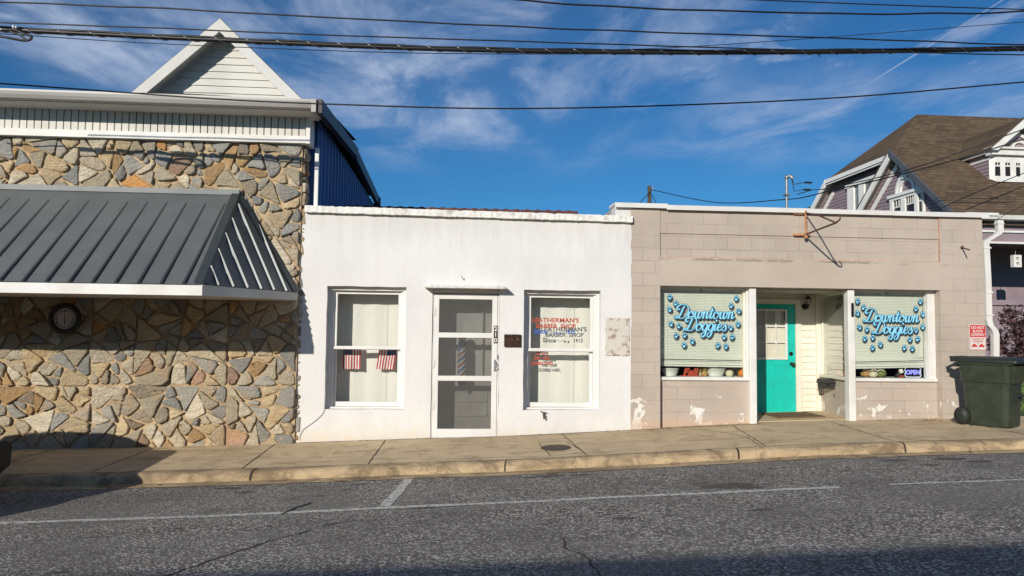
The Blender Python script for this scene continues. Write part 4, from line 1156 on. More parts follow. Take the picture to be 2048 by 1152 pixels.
def blinds(par_part, xf, x0, x1, Y, zt, zb, lift=0, name='blind'):
    m = MB(xf); z = zt - .03; step = .0225; k = 0; rnd = random.Random(7)
    stop = zb + .10
    while z > stop:
        o = rnd.uniform(-.0015, .0015); m.add([(x0, Y + .002, z + .014), (x1, Y + .002, z + .014), (x1, Y - .008, z - .002 + o), (x0, Y - .008, z - .002 + o), (x0, Y - .004, z - .012), (x1, Y - .004, z - .012)], [(0, 1, 2, 3), (3, 2, 5, 4)]); z -= step
    for dz, h in ((.085, .012), (.062, .016), (.034, .026)):
        m.box(x0, x1, Y - .012, Y + .012, zb + dz - .006, zb + dz + h - .006)
    if lift:
        for i, v in enumerate(m.v):
            if v.z < stop + .05: m.v[i] = v + Vector((0, 0, lift * ((v.x - x0) / (x1 - x0) - .5)))
    o = m.build(name, 'blind_vinyl', par_part)
    xm = (x0 + x1) / 2
    for a, b in ((x0, xm - .012), (xm + .012, x1)): m = MB(xf); m.box(a, b, Y - .018, Y + .018, zt - .012, zt + .025); m.build('head_rail', 'white_paint', par_part)
    m = MB(xf); m.box(x0, x1, Y - .014, Y + .014, zb, zb + .022)
    if lift:
        for i, v in enumerate(m.v):
            if v.z < stop: m.v[i] = v + Vector((0, 0, lift * ((v.x - x0) / (x1 - x0) - .5)))
    o = m.build('bottom_rail', 'white_paint', par_part)
    m = MB(xf)
    for t in (.10, .32, .54, .76, .93): x = x0 + (x1 - x0) * t; m.box(x, x + .0025, Y - .016, Y - .014, zb + .02, zt)
    o = m.build('ladder_cord', 'white_trim', par_part)


def bay_window(x0, x1, xf=None, left=.03, right=.03, zt=2.149, lift=0):
    f = MB(xf)
    f.box(x0, x1, .085, .29, .816, .862, .006); 
    f.box(x0 + .001, x0 + left, .155, .235, .862, zt); f.box(x1 - right, x1 - .001, .125, .235, .862, zt); f.box(x0 + left, x1 - right, .16, .235, zt - .03, zt)
    wo = part(ps, 'display_window', f, 'white_trim')
    p = MB(xf); p.box(x0 + left - .005, x1 - right + .005, .185, .188, .862, zt - .028); o = p.build('pane', 'clear_glass', wo)
    blinds(wo, xf, x0 + left + .01, x1 - right - .01, .232, zt - .055, 1.005, lift)
    return wo
WL = bay_window(LBX[0], LBX[1], right=.02, lift=-.012)
WR = bay_window(RBX[0], RBX[1], left=.02, right=.115, lift=.03)
# the slanting side wall of the entry (and its twin on the hidden side)
for P0, P1, sgn in ((Vector((5.725, .185, 0)), Vector((5.835, 1.24, 0)), 1), (Vector((4.235, .185, 0)), Vector((4.125, 1.24, 0)), -1)):
    d = (P1 - P0); L = d.length; d.normalize(); nrm_ = Vector((-d.y, d.x, 0)) if sgn > 0 else Vector((d.y, -d.x, 0))
    def xf(p, P0=P0, d=d, nrm_=nrm_): return P0 + d * p[0] - nrm_ * (p[1] - .12) + Vector((0, 0, p[2]))
    k = MB(xf); k.box(.002, L - .012, .121, .24, -.4, .815); part(ps, 'entry_knee_wall', k, 'block_wall_side')
    f = MB(xf); f.box(.002, L - .062, .085, .24, .816, .862, .006); f.box(.002, .03, .13, .2, .862, 2.128); f.box(L - .10, L - .062, .13, .2, .862, 2.128); f.box(.03, L - .10, .132, .2, 2.09, 2.128)
    wo = part(ps, 'side_window', f, 'cream_siding')
    p = MB(xf); p.box(.028, L - .098, .15, .153, .862, 2.095); o = p.build('pane', 'clear_glass', wo)
    blinds(wo, xf, .035, L - .105, .195, 2.07, 1.02)

# ---- shop window lettering: brush script drawn stroke by stroke
GL = {
 'D': (1.75, [[(.95, 1.72), (.80, 1.2), (.62, .5), (.42, .12), (.08, .0), (-.12, .12), (.0, .3), (.3, .16), (.8, -.03), (1.3, .12), (1.62, .62), (1.66, 1.25), (1.4, 1.75), (.9, 1.98), (.35, 1.92), (.0, 1.65), (-.02, 1.35), (.2, 1.2), (.36, 1.34)]]),
 'o': (.92, [[(.62, .95), (.38, 1.0), (.12, .75), (.06, .35), (.25, .02), (.52, .05), (.74, .38), (.74, .75), (.58, .98), (.62, .72), (.95, .72)]]),
 'w': (1.22, [[(-.02, .72), (.14, 1.0), (.12, .35), (.26, .02), (.46, .1), (.60, .5), (.62, .98), (.60, .4), (.72, .02), (.92, .1), (1.06, .5), (1.05, .95), (1.02, .78), (1.25, .74)]]),
 'n': (.98, [[(-.02, .72), (.16, 1.0), (.14, .02)], [(.14, .45), (.36, .9), (.58, .98), (.64, .7), (.62, .25), (.72, .02), (.98, .28)]]),
 't': (.60, [[(-.02, .5), (.26, 1.0), (.30, 1.6)], [(.30, 1.6), (.22, .35), (.32, .02), (.60, .28)], [(.02, 1.08), (.55, 1.14)]]),
 'g': (.90, [[(.66, .92), (.40, 1.0), (.12, .75), (.06, .35), (.24, .03), (.50, .12), (.68, .5), (.72, .98)], [(.72, .98), (.70, .0), (.62, -.6), (.38, -.92), (.10, -.78), (.16, -.42), (.50, -.12), (.92, .34)]]),
 'i': (.46, [[(-.02, .4), (.14, 1.0)], [(.14, 1.0), (.10, .28), (.20, .02), (.46, .28)]]),
 'e': (.74, [[(.0, .35), (.40, .5), (.60, .78), (.46, 1.0), (.22, .9), (.08, .5), (.16, .12), (.40, .0), (.76, .3)]]),
 's': (.66, [[(.0, .3), (.36, .75), (.44, 1.08), (.44, .8), (.62, .45), (.56, .1), (.28, -.02), (.08, .14)]]),
}


def spline(P, k=6):
    out = []; n = len(P)
    for i in range(n - 1):
        p0, p1, p2, p3 = P[max(i - 1, 0)], P[i], P[i + 1], P[min(i + 2, n - 1)]
        for j in range(k):
            t = j / k
            out.append(tuple(.5 * (2 * p1[a] + (p2[a] - p0[a]) * t + (2 * p0[a] - 5 * p1[a] + 4 * p2[a] - p3[a]) * t * t + (3 * p1[a] - p0[a] - 3 * p2[a] + p3[a]) * t ** 3) for a in (0, 1)))
    return out + [P[-1]]


def script(word, x0, x1, zb, xh, layers, Y, dx=0, dz=0):
    "layers: list of (MB, extra half width, y offset, shift x, shift z)"
    adv = sum(GL[c][0] for c in word); sx = (x1 - x0) / (adv + .25); 
    px = 0
    for c in word:
        for st_ in GL[c][1]:
            P = spline(st_)
            Q = [(x0 + (px + .1 + p[0] + p[1] * .22) * sx - .0, zb + p[1] * xh) for p in P]
            for li, (mbx, ex, yo, shx, shz) in enumerate(layers):
                L = []
                for i, p in enumerate(Q):
                    a = Q[max(i - 1, 0)]; b = Q[min(i + 1, len(Q) - 1)]; ddx, ddz = b[0] - a[0], b[1] - a[1]; l = sqrt(ddx * ddx + ddz * ddz) or 1
                    nx, nz = -ddz / l, ddx / l
                    w = xh * (.05 + .08 * abs(ddz / l) * (1 if ddz < 0 else .4)) + ex
                    yj = Y + yo - .00001 * (i + len(L))
                    L += [(p[0] + shx + nx * w, yj, p[1] + shz + nz * w), (p[0] + shx - nx * w, yj, p[1] + shz - nz * w)]
                mbx.add(L, [(2 * i, 2 * i + 1, 2 * i + 3, 2 * i + 2) for i in range(len(Q) - 1)])
                for p in (Q[0], Q[-1]):
                    w = xh * .09 + ex; mbx.add([(p[0] + shx + w * cos(2 * pi * t / 10), Y + yo - .0008, p[1] + shz + w * sin(2 * pi * t / 10)) for t in range(10)], [tuple(range(9, -1, -1))])
        if c == 'i':
            p = (x0 + (px + .1 + .18 + 1.45 * .22) * sx, zb + 1.45 * xh)
            for mbx, ex, yo, shx, shz in layers:
                w = xh * .15 + ex; mbx.add([(p[0] + shx + w * cos(2 * pi * t / 12), Y + yo - .0008, p[1] + shz + w * sin(2 * pi * t / 12)) for t in range(12)], [tuple(range(11, -1, -1))])
        px += GL[c][0]


def disc(mb, x, z, rx, rz, Y, n=12, rot=0):
    mb.add([(x + rx * cos(2 * pi * t / n) * cos(rot) - rz * sin(2 * pi * t / n) * sin(rot), Y, z + rx * cos(2 * pi * t / n) * sin(rot) + rz * sin(2 * pi * t / n) * cos(rot)) for t in range(n)], [tuple(range(n - 1, -1, -1))])


def shop_lettering(wo, lines, paws):
    Yg = .1835
    sh, ol, mid, fill = MB(), MB(), MB(), MB()
    for word, pa, pb_, yb, xh in lines:
        A, B = at(pa, yb, Yg), at(pb_, yb + (pb_ - pa) * .012, Yg)
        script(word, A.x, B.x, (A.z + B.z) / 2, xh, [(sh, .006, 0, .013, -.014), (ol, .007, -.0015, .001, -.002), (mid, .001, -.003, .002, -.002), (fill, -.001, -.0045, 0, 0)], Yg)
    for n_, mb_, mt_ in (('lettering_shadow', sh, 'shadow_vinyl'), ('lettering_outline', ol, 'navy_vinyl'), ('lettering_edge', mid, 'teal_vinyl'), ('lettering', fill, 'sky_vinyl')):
        o = mb_.build(n_, mt_, wo)
    src = None; rnd = random.Random(2)
    for px_, py_ in paws:
        c = at(px_, py_, Yg)
        if src is None:
            m = MB()
            m.mi = 2; disc(m, .008, -.010, .040, .048, -.0005, 14)
            m.mi = 0; disc(m, 0, 0, .038, .046, -.0018, 14); 
            m.mi = 1; disc(m, 0, -.018, .019, .017, -.003)
            for tx, tz in ((-.026, .008), (-.010, .028), (.011, .028), (.026, .008)): disc(m, tx, tz, .0085, .0115, -.003, 10)
            o = m.build('paw_print', ['navy_vinyl', 'sky_vinyl', 'shadow_vinyl'], None, (0, 0, 0)); src = o
        else:
            o = src.copy(); COL.objects.link(o)
        o.parent = wo; o.location = c - parent_base(wo); o.rotation_euler = (0, rnd.uniform(-.45, .45), 0)


z1 = [(175, 215), (280, 325), (165, 435), (190, 690), (335, 725), (285, 895), (435, 890), (570, 1000), (425, 1065), (1350, 235), (1258, 365), (1390, 465), (1378, 695), (1250, 760), (1135, 920), (1280, 920), (1027, 1070), (1168, 1090)]
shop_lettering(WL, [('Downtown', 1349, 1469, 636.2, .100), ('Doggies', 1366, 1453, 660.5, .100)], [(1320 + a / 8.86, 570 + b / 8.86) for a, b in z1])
z2 = [(271, 152), (313, 197), (268, 240), (283, 340), (338, 355), (322, 422), (380, 415), (434, 465), (378, 488), (722, 155), (689, 207), (740, 247), (738, 337), (690, 362), (648, 428), (704, 424), (608, 488), (664, 494)]
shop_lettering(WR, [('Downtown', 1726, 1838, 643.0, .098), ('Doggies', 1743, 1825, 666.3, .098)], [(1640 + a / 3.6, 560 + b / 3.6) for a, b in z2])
# number plate on the right post
m = MB(); m.box(5.708, 5.748, .048, .0535, 1.745, 1.945); o = m.build('number_plate', 'black_paint', rp)
# flaking chip of paint
m = MB(); A = at(1391, 815, .1); m.add([(A.x, .116, A.z), (A.x + .15, .112, A.z - .02), (A.x + .02, .108, A.z - .19)], [(0, 1, 2)]); part(ps, 'loose_paint', m, 'white_paint')

# ---- goods on the window sills (.862), between glass and blinds
SZ0 = .862
def bowl(px_, label, r, dep):
    c = at(px_, 752, .34); m = MB(); z = SZ0
    m.lathe((c.x, .40, z), [(r * .72, .0), (r * .86, .04), (r * 1.0, dep * .9), (r * 1.05, dep * .92), (r * 1.05, dep), (r * .97, dep), (r * .8, .05), (r * .6, .012)], 28)
    return thing('bowl', label, 'bowl', m, 'ceramic', (c.x, .40, z), 'white bowls behind the left shop window')
m = None
def shelf(x0, x1):
    q = MB(); q.box(x0, x1, .29, .62, .83, .860); return q
part(ps, 'window_shelf', shelf(LBX[0], 4.05), 'white_trim'); part(ps, 'window_shelf', shelf(5.95, RBX[1]), 'white_trim')
bowl(1342, 'white bowl half in shade at the left end of the window shelf', .13, .115); bowl(1433, 'white bowl in the sun right of the orange Fall sign', .145, .115)
m = MB(); A = at(1362, 752, .30); script_l = []
text(m, 'Fall', A.x + .13, .872, .285, .155, .008, 1.0, 1.0, lambda v: Vector((v.x + v.y * .25, v.y, 0)))
vs = [Vector(v) for v in m.v]; k = len(vs); fs0 = list(m.f)
m2 = MB(); m2.add(vs, fs0); m2.add([v + Vector((0, .012, 0)) for v in vs], fs0); m2.box(A.x, A.x + .28, .275, .31, .862, .876)
thing('word_sign', 'orange cut out Fall word sign standing between the two white bowls', 'sign', m2, 'red_vinyl', (A.x + .13, .29, .862))
def figure(px_, Y, label, cols, s=1., name='figurine', cat='figurine', group=None):
    c = at(px_, 752, Y); r_ = root(name, label, cat, (c.x, Y, SZ0), group)
    m = MB(); m.lathe((c.x, Y, SZ0), [(.035 * s, 0), (.055 * s, .02 * s), (.052 * s, .06 * s), (.030 * s, .09 * s), (.01, .095 * s)], 14); part(r_, 'body', m, cols[0])
    m = MB(); m.ball((c.x, Y - .012, SZ0 + .105 * s), .032 * s, 12); part(r_, 'head', m, cols[1])
    m = MB(); m.lathe((c.x, Y, SZ0), [(.045 * s, .118 * s), (.04 * s, .128 * s), (.024 * s, .135 * s), (.012, .165 * s), (.003, .17 * s)], 12); part(r_, 'hat', m, cols[2])
    return r_
figure(1409, .33, 'small brown turkey figurine just left of the sunlit bowl', ('tan_cloth', 'green_cloth', 'tan_cloth'), .9)
c = at(1409, 752, .30)
m = MB()
for k in range(7): a = pi * (k + .5) / 7; m.ball((c.x + .05 * cos(a), .345, .93 + .045 * sin(a)), .017, 8)
r_ = figure(1398, .42, 'green capped figurine behind the orange Fall sign', ('cream_cloth', 'green_cloth', 'green_cloth'), .95)
thing('feather_fan', 'fan of tan feathers behind the small turkey figurine', 'decoration', m, 'tan_cloth', (c.x, .345, .90))
figure(1459, .36, 'dark red capped figurine with pale beard at right of the sunlit bowl', ('cream_cloth', 'brown_fur', 'dull_red'), 1.05)
figure(1484, .33, 'tan figurine standing in the right corner by the white post', ('orange_gourd', 'tan_cloth', 'tan_cloth'), 1.1)
# right window: three cloth pumpkins, dog, bone-shaped OPEN sign
def gourd(c, r, label, mt, group, name='pumpkin', sq=.8):
    r_ = root(name, label, 'pumpkin', c, group); m = MB(); n = 24; rings = []
    for i in range(9):
        t = pi * i / 8; rings.append([(c[0] + r * sin(t) * (1 + .07 * cos(8 * 2 * pi * k / n)) * cos(2 * pi * k / n), c[1] + r * sin(t) * (1 + .07 * cos(8 * 2 * pi * k / n)) * sin(2 * pi * k / n), c[2] + r * sq * (1 - cos(t))) for k in range(n)])
    m.loft(rings, False, True); part(r_, 'flesh', m, mt)
    m = MB(); m.tube([(c[0], c[1], c[2] + 2 * r * sq - .01), (c[0] + .01, c[1], c[2] + 2 * r * sq + .02), (c[0] + .022, c[1], c[2] + 2 * r * sq + .03)], [.012 * r / .06, .009 * r / .06, .007 * r / .06], 6); part(r_, 'stem', m, 'bark')
for px_, Y, r, lb, mt in ((1731, .37, .072, 'orange cloth pumpkin at the left of the trio by the post', 'tan_cloth'), (1746, .32, .066, 'cream cloth pumpkin in the middle of the trio', 'cream_cloth'), (1761, .35, .078, 'olive green cloth pumpkin at the right of the trio', 'green_cloth')):
    c = at(px_, 752, Y); gourd((c.x, Y, SZ0), r, lb, mt, 'cloth pumpkins in the right window', sq=.72)
m = MB()
for px_, Y, w in ((1733, .30, .1), (1749, .27, .12), (1763, .28, .11)):
    c = at(px_, 752, Y); m.tube([(c.x - w / 2, Y, .965), (c.x, Y - .01, .985), (c.x + w / 2, Y, 1.0)], .009, 6); m.tube([(c.x - w / 2, Y, .99), (c.x, Y - .012, .975), (c.x + w / 2, Y, .955)], .008, 6); m.ball((c.x - .02, Y + .01, 1.0), .028, 10)
thing('ribbon', 'cream ribbon bows tied along the tops of the cloth pumpkins', 'ribbon', m, 'cream_cloth', (at(1746, 752, .28).x, .28, .97))
c = at(1799, 752, .30); r_ = root('dog_figurine', 'black and white dog figurine sitting just left of the OPEN sign', 'figurine', (c.x, .30, SZ0))
m = MB(); m.ball((c.x - .01, .31, .905), .045, 12, (1, .9, 1.05)); m.ball((c.x - .05, .30, .885), .028, 10); part(r_, 'body', m, 'black_paint')
m = MB(); m.ball((c.x + .012, .285, .962), .036, 12, (.9, 1, 1.2)); m.ball((c.x + .018, .25, .95), .018, 8); part(r_, 'head', m, 'ceramic')
m = MB(); m.ball((c.x - .012, .30, .995), .02, 8); m.ball((c.x + .038, .30, .995), .02, 8); m.ball((c.x + .02, .236, .955), .006, 6); part(r_, 'ears', m, 'black_paint')
m = MB(); m.box(c.x - .03, c.x + .055, .25, .30, .863, .90, .01); part(r_, 'base', m, 'dull_red')
c = at(1825, 751, .28); r_ = root('open_sign', 'lit bone shaped OPEN sign with blue letters on the right window shelf', 'sign', (c.x, .28, SZ0)); cz = .945
def bone(k, y):
    P = []; hw, hh, br = .085, .040, .040
    for cx_, cz_, a0, a1 in ((hw, -hh, -110, 45), (hw, hh, -45, 110), (-hw, hh, 70, 225), (-hw, -hh, 135, 290)):
        for i in range(9): a = radians(a0 + (a1 - a0) * i / 8); P.append((c.x + (cx_ + br * cos(a)) * k, y, cz + (cz_ * .85 + br * sin(a)) * k))
    return P
m = MB(); m.prism(bone(.93, .272), (0, .02, 0)); part(r_, 'board', m, 'black_paint')
m = MB(); bp_ = bone(1.0, .268); m.tube(bp_ + [bp_[0]], .0055, 6); part(r_, 'border_tube', m, 'neon_white')
m = MB(); text(m, 'OPEN', c.x, cz - .03, .268, .088, .003, .95); part(r_, 'lettering', m, 'neon_blue')
m = MB(); m.box(c.x - .09, c.x - .06, .27, .33, .8625, .90); m.box(c.x + .06, c.x + .09, .27, .33, .8625, .90); part(r_, 'foot', m, 'black_paint')
for px_, py_, Y, lb in ((1654, 752, .78, 'small orange pumpkin at the back of the side window sill'), (1668, 752, .58, 'small yellow orange pumpkin, middle one on the side sill'), (1678, 752, .46, 'small orange pumpkin nearest the white post on the side sill')):
    x = 5.725 + (Y - .185) * .104 + .12; gourd((x, Y, .865), .04, lb, 'orange_gourd', 'small pumpkins in the side window', sq=.85)
m = MB(); m.add([(5.80, .2, .860), (5.98, .2, .860), (6.05, 1.2, .860), (5.90, 1.2, .860)], [(0, 1, 2, 3)]); m.add([(5.80, .2, .855), (5.98, .2, .855), (6.05, 1.2, .855), (5.90, 1.2, .855)], [(0, 1, 2, 3)]); part(ps, 'window_shelf', m, 'white_trim')

# lantern, mailbox, doormat
lt = root('wall_lantern', 'black coach lantern on the siding right of the teal door', 'lantern', (5.60, 1.2, 1.95))
lx, ly = 5.59, 1.10
m = MB(); m.lathe((lx, 1.205, 1.93), [(.045, .02), (.05, .0), (.03, -.02)], 16, 'y'); m.tube([(lx, 1.19, 1.93), (lx, 1.14, 1.90), (lx, ly, 1.90), (lx, ly, 1.945)], .010, 8); part(lt, 'wall_arm', m, 'black_paint')
m = MB(); m.lathe((lx, ly, 0), [(.02, 1.94), (.035, 1.95), (.033, 1.958)], 8); m.lathe((lx, ly, 0), [(.062, 2.045), (.060, 2.052), (.03, 2.08), (.012, 2.09), (.016, 2.10), (.003, 2.118)], 8)
for k in range(6): a = 2 * pi * k / 6; m.tube([(lx + .034 * cos(a), ly + .034 * sin(a), 1.955), (lx + .056 * cos(a), ly + .056 * sin(a), 2.048)], .0035, 4)
part(lt, 'frame', m, 'black_paint')
m = MB(); m.lathe((lx, ly, 0), [(.030, 1.956), (.052, 2.046)], 6, smooth=False); part(lt, 'glass', m, 'clear_glass')
m = MB(); m.lathe((lx, ly, 0), [(.012, 1.956), (.012, 1.99), (.018, 2.01), (.004, 2.035)], 8); part(lt, 'bulb', m, 'ceramic')
mbx = root('mailbox', 'dark grey wall mailbox on the entry side wall beside the door', 'mailbox', (5.70, .80, .72))
def mxf(p):
    P0 = Vector((5.725 + (.80 - .185) * .104, .80, 0)); a = Vector((-.66, .75, 0)).normalized(); n_ = Vector((-.75, -.66, 0)).normalized(); return P0 + a * p[0] + n_ * (-p[1]) + Vector((0, 0, p[2]))
m = MB(mxf); m.loft([[(x, -.02, .66), (x, -.105, .66), (x, -.12, .75), (x, -.09, .79), (x, -.02, .80)] for x in (-.16, .16)]); part(mbx, 'box', m, 'mailbox_metal')
m = MB(mxf); m.loft([[(x, -.01, .803), (x, -.095, .794), (x, -.128, .752), (x, -.132, .742), (x, -.138, .752), (x, -.10, .803), (x, -.01, .812)] for x in (-.17, .17)]); part(mbx, 'lid', m, 'mailbox_metal')
m = MB(mxf)
for x in (-.09, .09): m.tube([(x, -.06, .66), (x, -.06, .60), (x, -.08, .56), (x, -.12, .56), (x, -.135, .59)], .006, 6)
part(mbx, 'newspaper_hook', m, 'rust_iron')
m = MB(mxf); m.box(-.02, .02, -.124, -.121, .70, .74); part(mbx, 'latch', m, 'black_paint')
dm = root('doormat', 'brown coir doormat with dark lettering before the teal door', 'doormat', (5.15, .9, g(5.1) + .02))
zf = lambda x: g(x) + .013
m = MB(); m.v = []; m.box(4.78, 5.50, .42, 1.02, 0, .014); m.v = [Vector((p.x, p.y, p.z + zf(p.x))) for p in m.v]; part(dm, 'mat', m, 'mat_brown')
m = MB()
for y, w in ((.88, .5), (.72, .56), (.56, .46)):
    x = 5.15 - w / 2
    while x < 5.15 + w / 2: m.quad((x, y - .025, zf(x) + .0145), (x + .03, y - .025, zf(x) + .0155), (x + .04, y + .025, zf(x) + .0155), (x + .01, y + .025, zf(x) + .0145)); x += .055
part(dm, 'lettering', m, 'mat_dark')

# old sign bracket, wall pin
br_ = root('sign_bracket', 'empty orange rusty hanging sign bracket high on the pink block wall', 'bracket', (5.0, 0, 3.05))
m = MB(); m.tube([(4.99, -.055, 2.86), (4.99, -.055, 3.26)], .016, 8); m.box(4.83, 5.01, -.03, .02, 3.205, 3.235); m.box(4.83, 5.01, -.03, .032, 2.90, 2.93); m.box(5.0, 5.06, -.04, .02, 2.905, 2.93); m.ball((4.99, -.055, 2.875), .028, 8); part(br_, 'wall_post', m, 'rust_and_sunlit_orange')
m = MB(); tip = Vector((4.89, -1.06, 2.93)); m.tube([(4.99, -.06, 3.225), (4.945, -.55, 3.10), tip], .011, 6)
m.tube([(4.99, -.06, 2.915), tip, tip + Vector((-.005, -.06, .015))], .012, 6); part(br_, 'arm', m, 'rust_iron')
m = MB(); h = tip + Vector((-.005, -.06, .015)); m.tube([h + Vector((0, -.055 * sin(a * .8) - 0.0 * a, .035 * (1 - cos(a * .8)))) for a in [0, .6, 1.2, 1.8, 2.4, 3.0, 3.6, 4.2]], .010, 6); part(br_, 'hook', m, 'rust_iron')
m = MB(); m.tube([(7.38, .0, 2.78), (7.33, -.22, 2.72)], .010, 6); m.ball((7.375, -.01, 2.78), .028, 8, (1, .5, 1)); thing('wall_pin', 'short rusty pin sticking out of the block wall near its right edge', 'pin', m, 'rust_iron', (7.36, -.1, 2.75))

# driveway sign
X0, X1, Z0, Z1 = 7.455, 7.705, 1.285, 1.655
sg = root('driveway_sign', 'small red and white do not block driveway sign on the wall corner', 'sign', (7.58, -.01, 1.47))
def rr(x0, x1, z0, z1, r, y):
    P = []
    for cx_, cz_, a in ((x1 - r, z0 + r, -90), (x1 - r, z1 - r, 0), (x0 + r, z1 - r, 90), (x0 + r, z0 + r, 180)):
        for i in range(5): t = radians(a + 90 * i / 4); P.append((cx_ + r * cos(t), y, cz_ + r * sin(t)))
    return P
m = MB(); m.prism(rr(X0, X1, Z0, Z1, .02, -.012), (0, .006, 0)); pn = part(sg, 'panel', m, 'sign_white')
def subs(n_, mb_, mt_):
    o_ = mb_.build(n_, mt_, pn)
m = MB(); a = rr(X0 + .006, X1 - .006, Z0 + .006, Z1 - .006, .016, -.0135); b = rr(X0 + .010, X1 - .010, Z0 + .010, Z1 - .010, .013, -.0135); n = len(a)
m.add(a + b, [(i, (i + 1) % n, n + (i + 1) % n, n + i) for i in range(n)]); m.quad((X0 + .01, -.0137, 1.475), (X1 - .01, -.0137, 1.475), (X1 - .01, -.0137, Z1 - .01), (X0 + .01, -.0137, Z1 - .01)); subs('red_field', m, 'sign_red')
xm = (X0 + X1) / 2
m = MB()
for k, t in enumerate(('DO NOT', 'BLOCK', 'DRIVEWAY')): text(m, t, xm, 1.595 - k * .051, -.0152, .052, .0014, .78 if k == 2 else .95)
subs('white_lettering', m, 'sign_white')
m = MB()
for k, t in enumerate(('UNAUTHORIZED VEHICLES', 'WILL BE TOWED AWAY', 'AT OWNERS EXPENSE')): text(m, t, xm, 1.447 - k * .021, -.0152, .019, .0004, .80)
m.box(X0 + .02, X1 - .02, -.0150, -.0145, 1.393, 1.395)
for xc_, s in ((xm - .055, 1), (xm + .055, -1)):
    m.poly([(xc_ - .042, -.015, 1.335), (xc_ + .042, -.015, 1.335), (xc_ + .042, -.015, 1.352), (xc_ + .024, -.015, 1.36), (xc_ + .012, -.015, 1.375), (xc_ - .018, -.015, 1.375), (xc_ - .03, -.015, 1.358), (xc_ - .042, -.015, 1.352)])
    for d in (-.024, .024): disc(m, xc_ + d, 1.335, .009, .009, -.0152, 10)
m.tube([(xm - .01, -.015, 1.37), (xm, -.015, 1.385), (xm + .012, -.015, 1.372)], .0025, 4)
subs('red_lettering', m, 'sign_red')

# downspout
dsp = root('downspout', 'white metal downspout running down the right corner of the pink shop', 'downspout', (7.80, .12, 1.5))
def rect_pipe(mb, path, w=.045, d=.032):
    R = []
    for p in path: R.append([Vector(p) + Vector(q) for q in ((-w, -d, 0), (w, -d, 0), (w, d, 0), (-w, d, 0))])
    mb.loft(R)
m = MB(); P_ = [at(a, b, .08) for a, b in ((1998, 441), (1999, 463), (1995, 468), (1972, 482), (1970, 488), (1974, 560), (1976, 640), (1979, 651), (1987, 660), (1990, 668), (1990, 712))]
P_.append(P_[-1] + Vector((0, 0, -.9))); rect_pipe(m, P_); part(dsp, 'pipe', m, 'white_paint')
m = MB()
for a, b in ((1998, 447), (1972, 496), (1976, 585), (1977, 630)): c = at(a, b, .08); m.box(c.x - .052, c.x + .052, .04, .12, c.z - .012, c.z + .012)
part(dsp, 'strap', m, 'white_trim')

# wheeled bin
BX, BY, BR = 7.29, -.60, radians(-57)
bz = g(7.1) + .021 * BY
def bxf(p): k = .80; return Vector((BX + k * (p[0] * cos(BR) - p[1] * sin(BR)), BY + k * (p[0] * sin(BR) + p[1] * cos(BR)), bz + p[2] * .98))
bn = root('wheeled_bin', 'dark green wheeled rubbish bin with closed lid on the pavement', 'bin', (BX, BY, bz))
def rrect(x0, x1, y0, y1, z, r, n=5):
    P = []
    for cx_, cy_, a in ((x1 - r, y0 + r, -90), (x1 - r, y1 - r, 0), (x0 + r, y1 - r, 90), (x0 + r, y0 + r, 180)):
        for i in range(n): t = radians(a + 90 * i / (n - 1)); P.append((cx_ + r * cos(t), cy_ + r * sin(t), z))
    return P
m = MB(bxf)
# local x: -x is the wheel (back) side, +x the front
m.loft([rrect(-.29, .36, -.26, .26, .0, .10), rrect(-.30, .37, -.27, .27, .03, .10), rrect(-.33, .40, -.29, .29, .56, .10), rrect(-.335, .405, -.293, .293, .60, .10), rrect(-.36, .41, -.31, .31, .61, .09), rrect(-.375, .42, -.33, .33, .84, .09)], True, False)
m.loft([rrect(.10, .43, -.24, .24, .60, .03), rrect(.05, .50, -.29, .29, .84, .03)]); m.loft([rrect(-.39, .44, -.345, .345, .84, .08), rrect(-.40, .52, -.355, .355, .875, .07)])
bb = part(bn, 'body', m, 'bin_plastic')
m = MB(bxf); m.loft([rrect(-.41, .54, -.37, .37, .876, .07), rrect(-.41, .545, -.375, .375, .90, .07), rrect(-.38, .50, -.33, .33, .935, .08), rrect(-.25, .30, -.20, .20, .952, .08)], True, True); part(bn, 'lid', m, 'bin_lid_plastic')
m = MB(bxf); m.tube([(-.50, -.28, .93), (-.50, .28, .93)], .018, 8); 
for y in (-.28, .28): m.box(-.50, -.36, y - .02, y + .02, .87, .945, .006)
m.box(-.47, -.36, -.26, .26, .80, .86, .01); part(bn, 'handle', m, 'bin_lid_plastic')
for y in (-.30, .30):
    m = MB(bxf); m.lathe((-.33, y, .125), [(.02, -.035), (.105, -.035), (.122, -.02), (.122, .02), (.105, .035), (.02, .035)], 24, 'y'); w_ = part(bn, 'wheel', m, 'rubber')
    m = MB(bxf); m.lathe((-.33, y, .125), [(.03, -.040), (.075, -.037), (.078, -.034)], 16, 'y'); o = m.build('hub', 'bin_lid_plastic', w_)
m = MB(bxf); m.tube([(-.33, -.27, .125), (-.33, .27, .125)], .012, 8); part(bn, 'axle', m, 'grey_steel')
m = MB(bxf); m.tube([(.44, -.11, .43), (.44, .11, .43)], .013, 8); m.box(.37, .45, -.125, -.10, .36, .46, .004); m.box(.37, .45, .10, .125, .36, .46, .004)
m.box(.385, .412, -.10, .10, .55, .60)
part(bn, 'lift_bar', m, 'bin_lid_plastic')
m = MB(bxf); m.box(-.10, .12, -.327, -.318, .70, .705); m.box(-.06, .12, -.331, -.322, .735, .74); m.box(-.30, .38, -.308, -.296, .60, .612, .003)
part(bn, 'moulded_rib', m, 'bin_plastic')
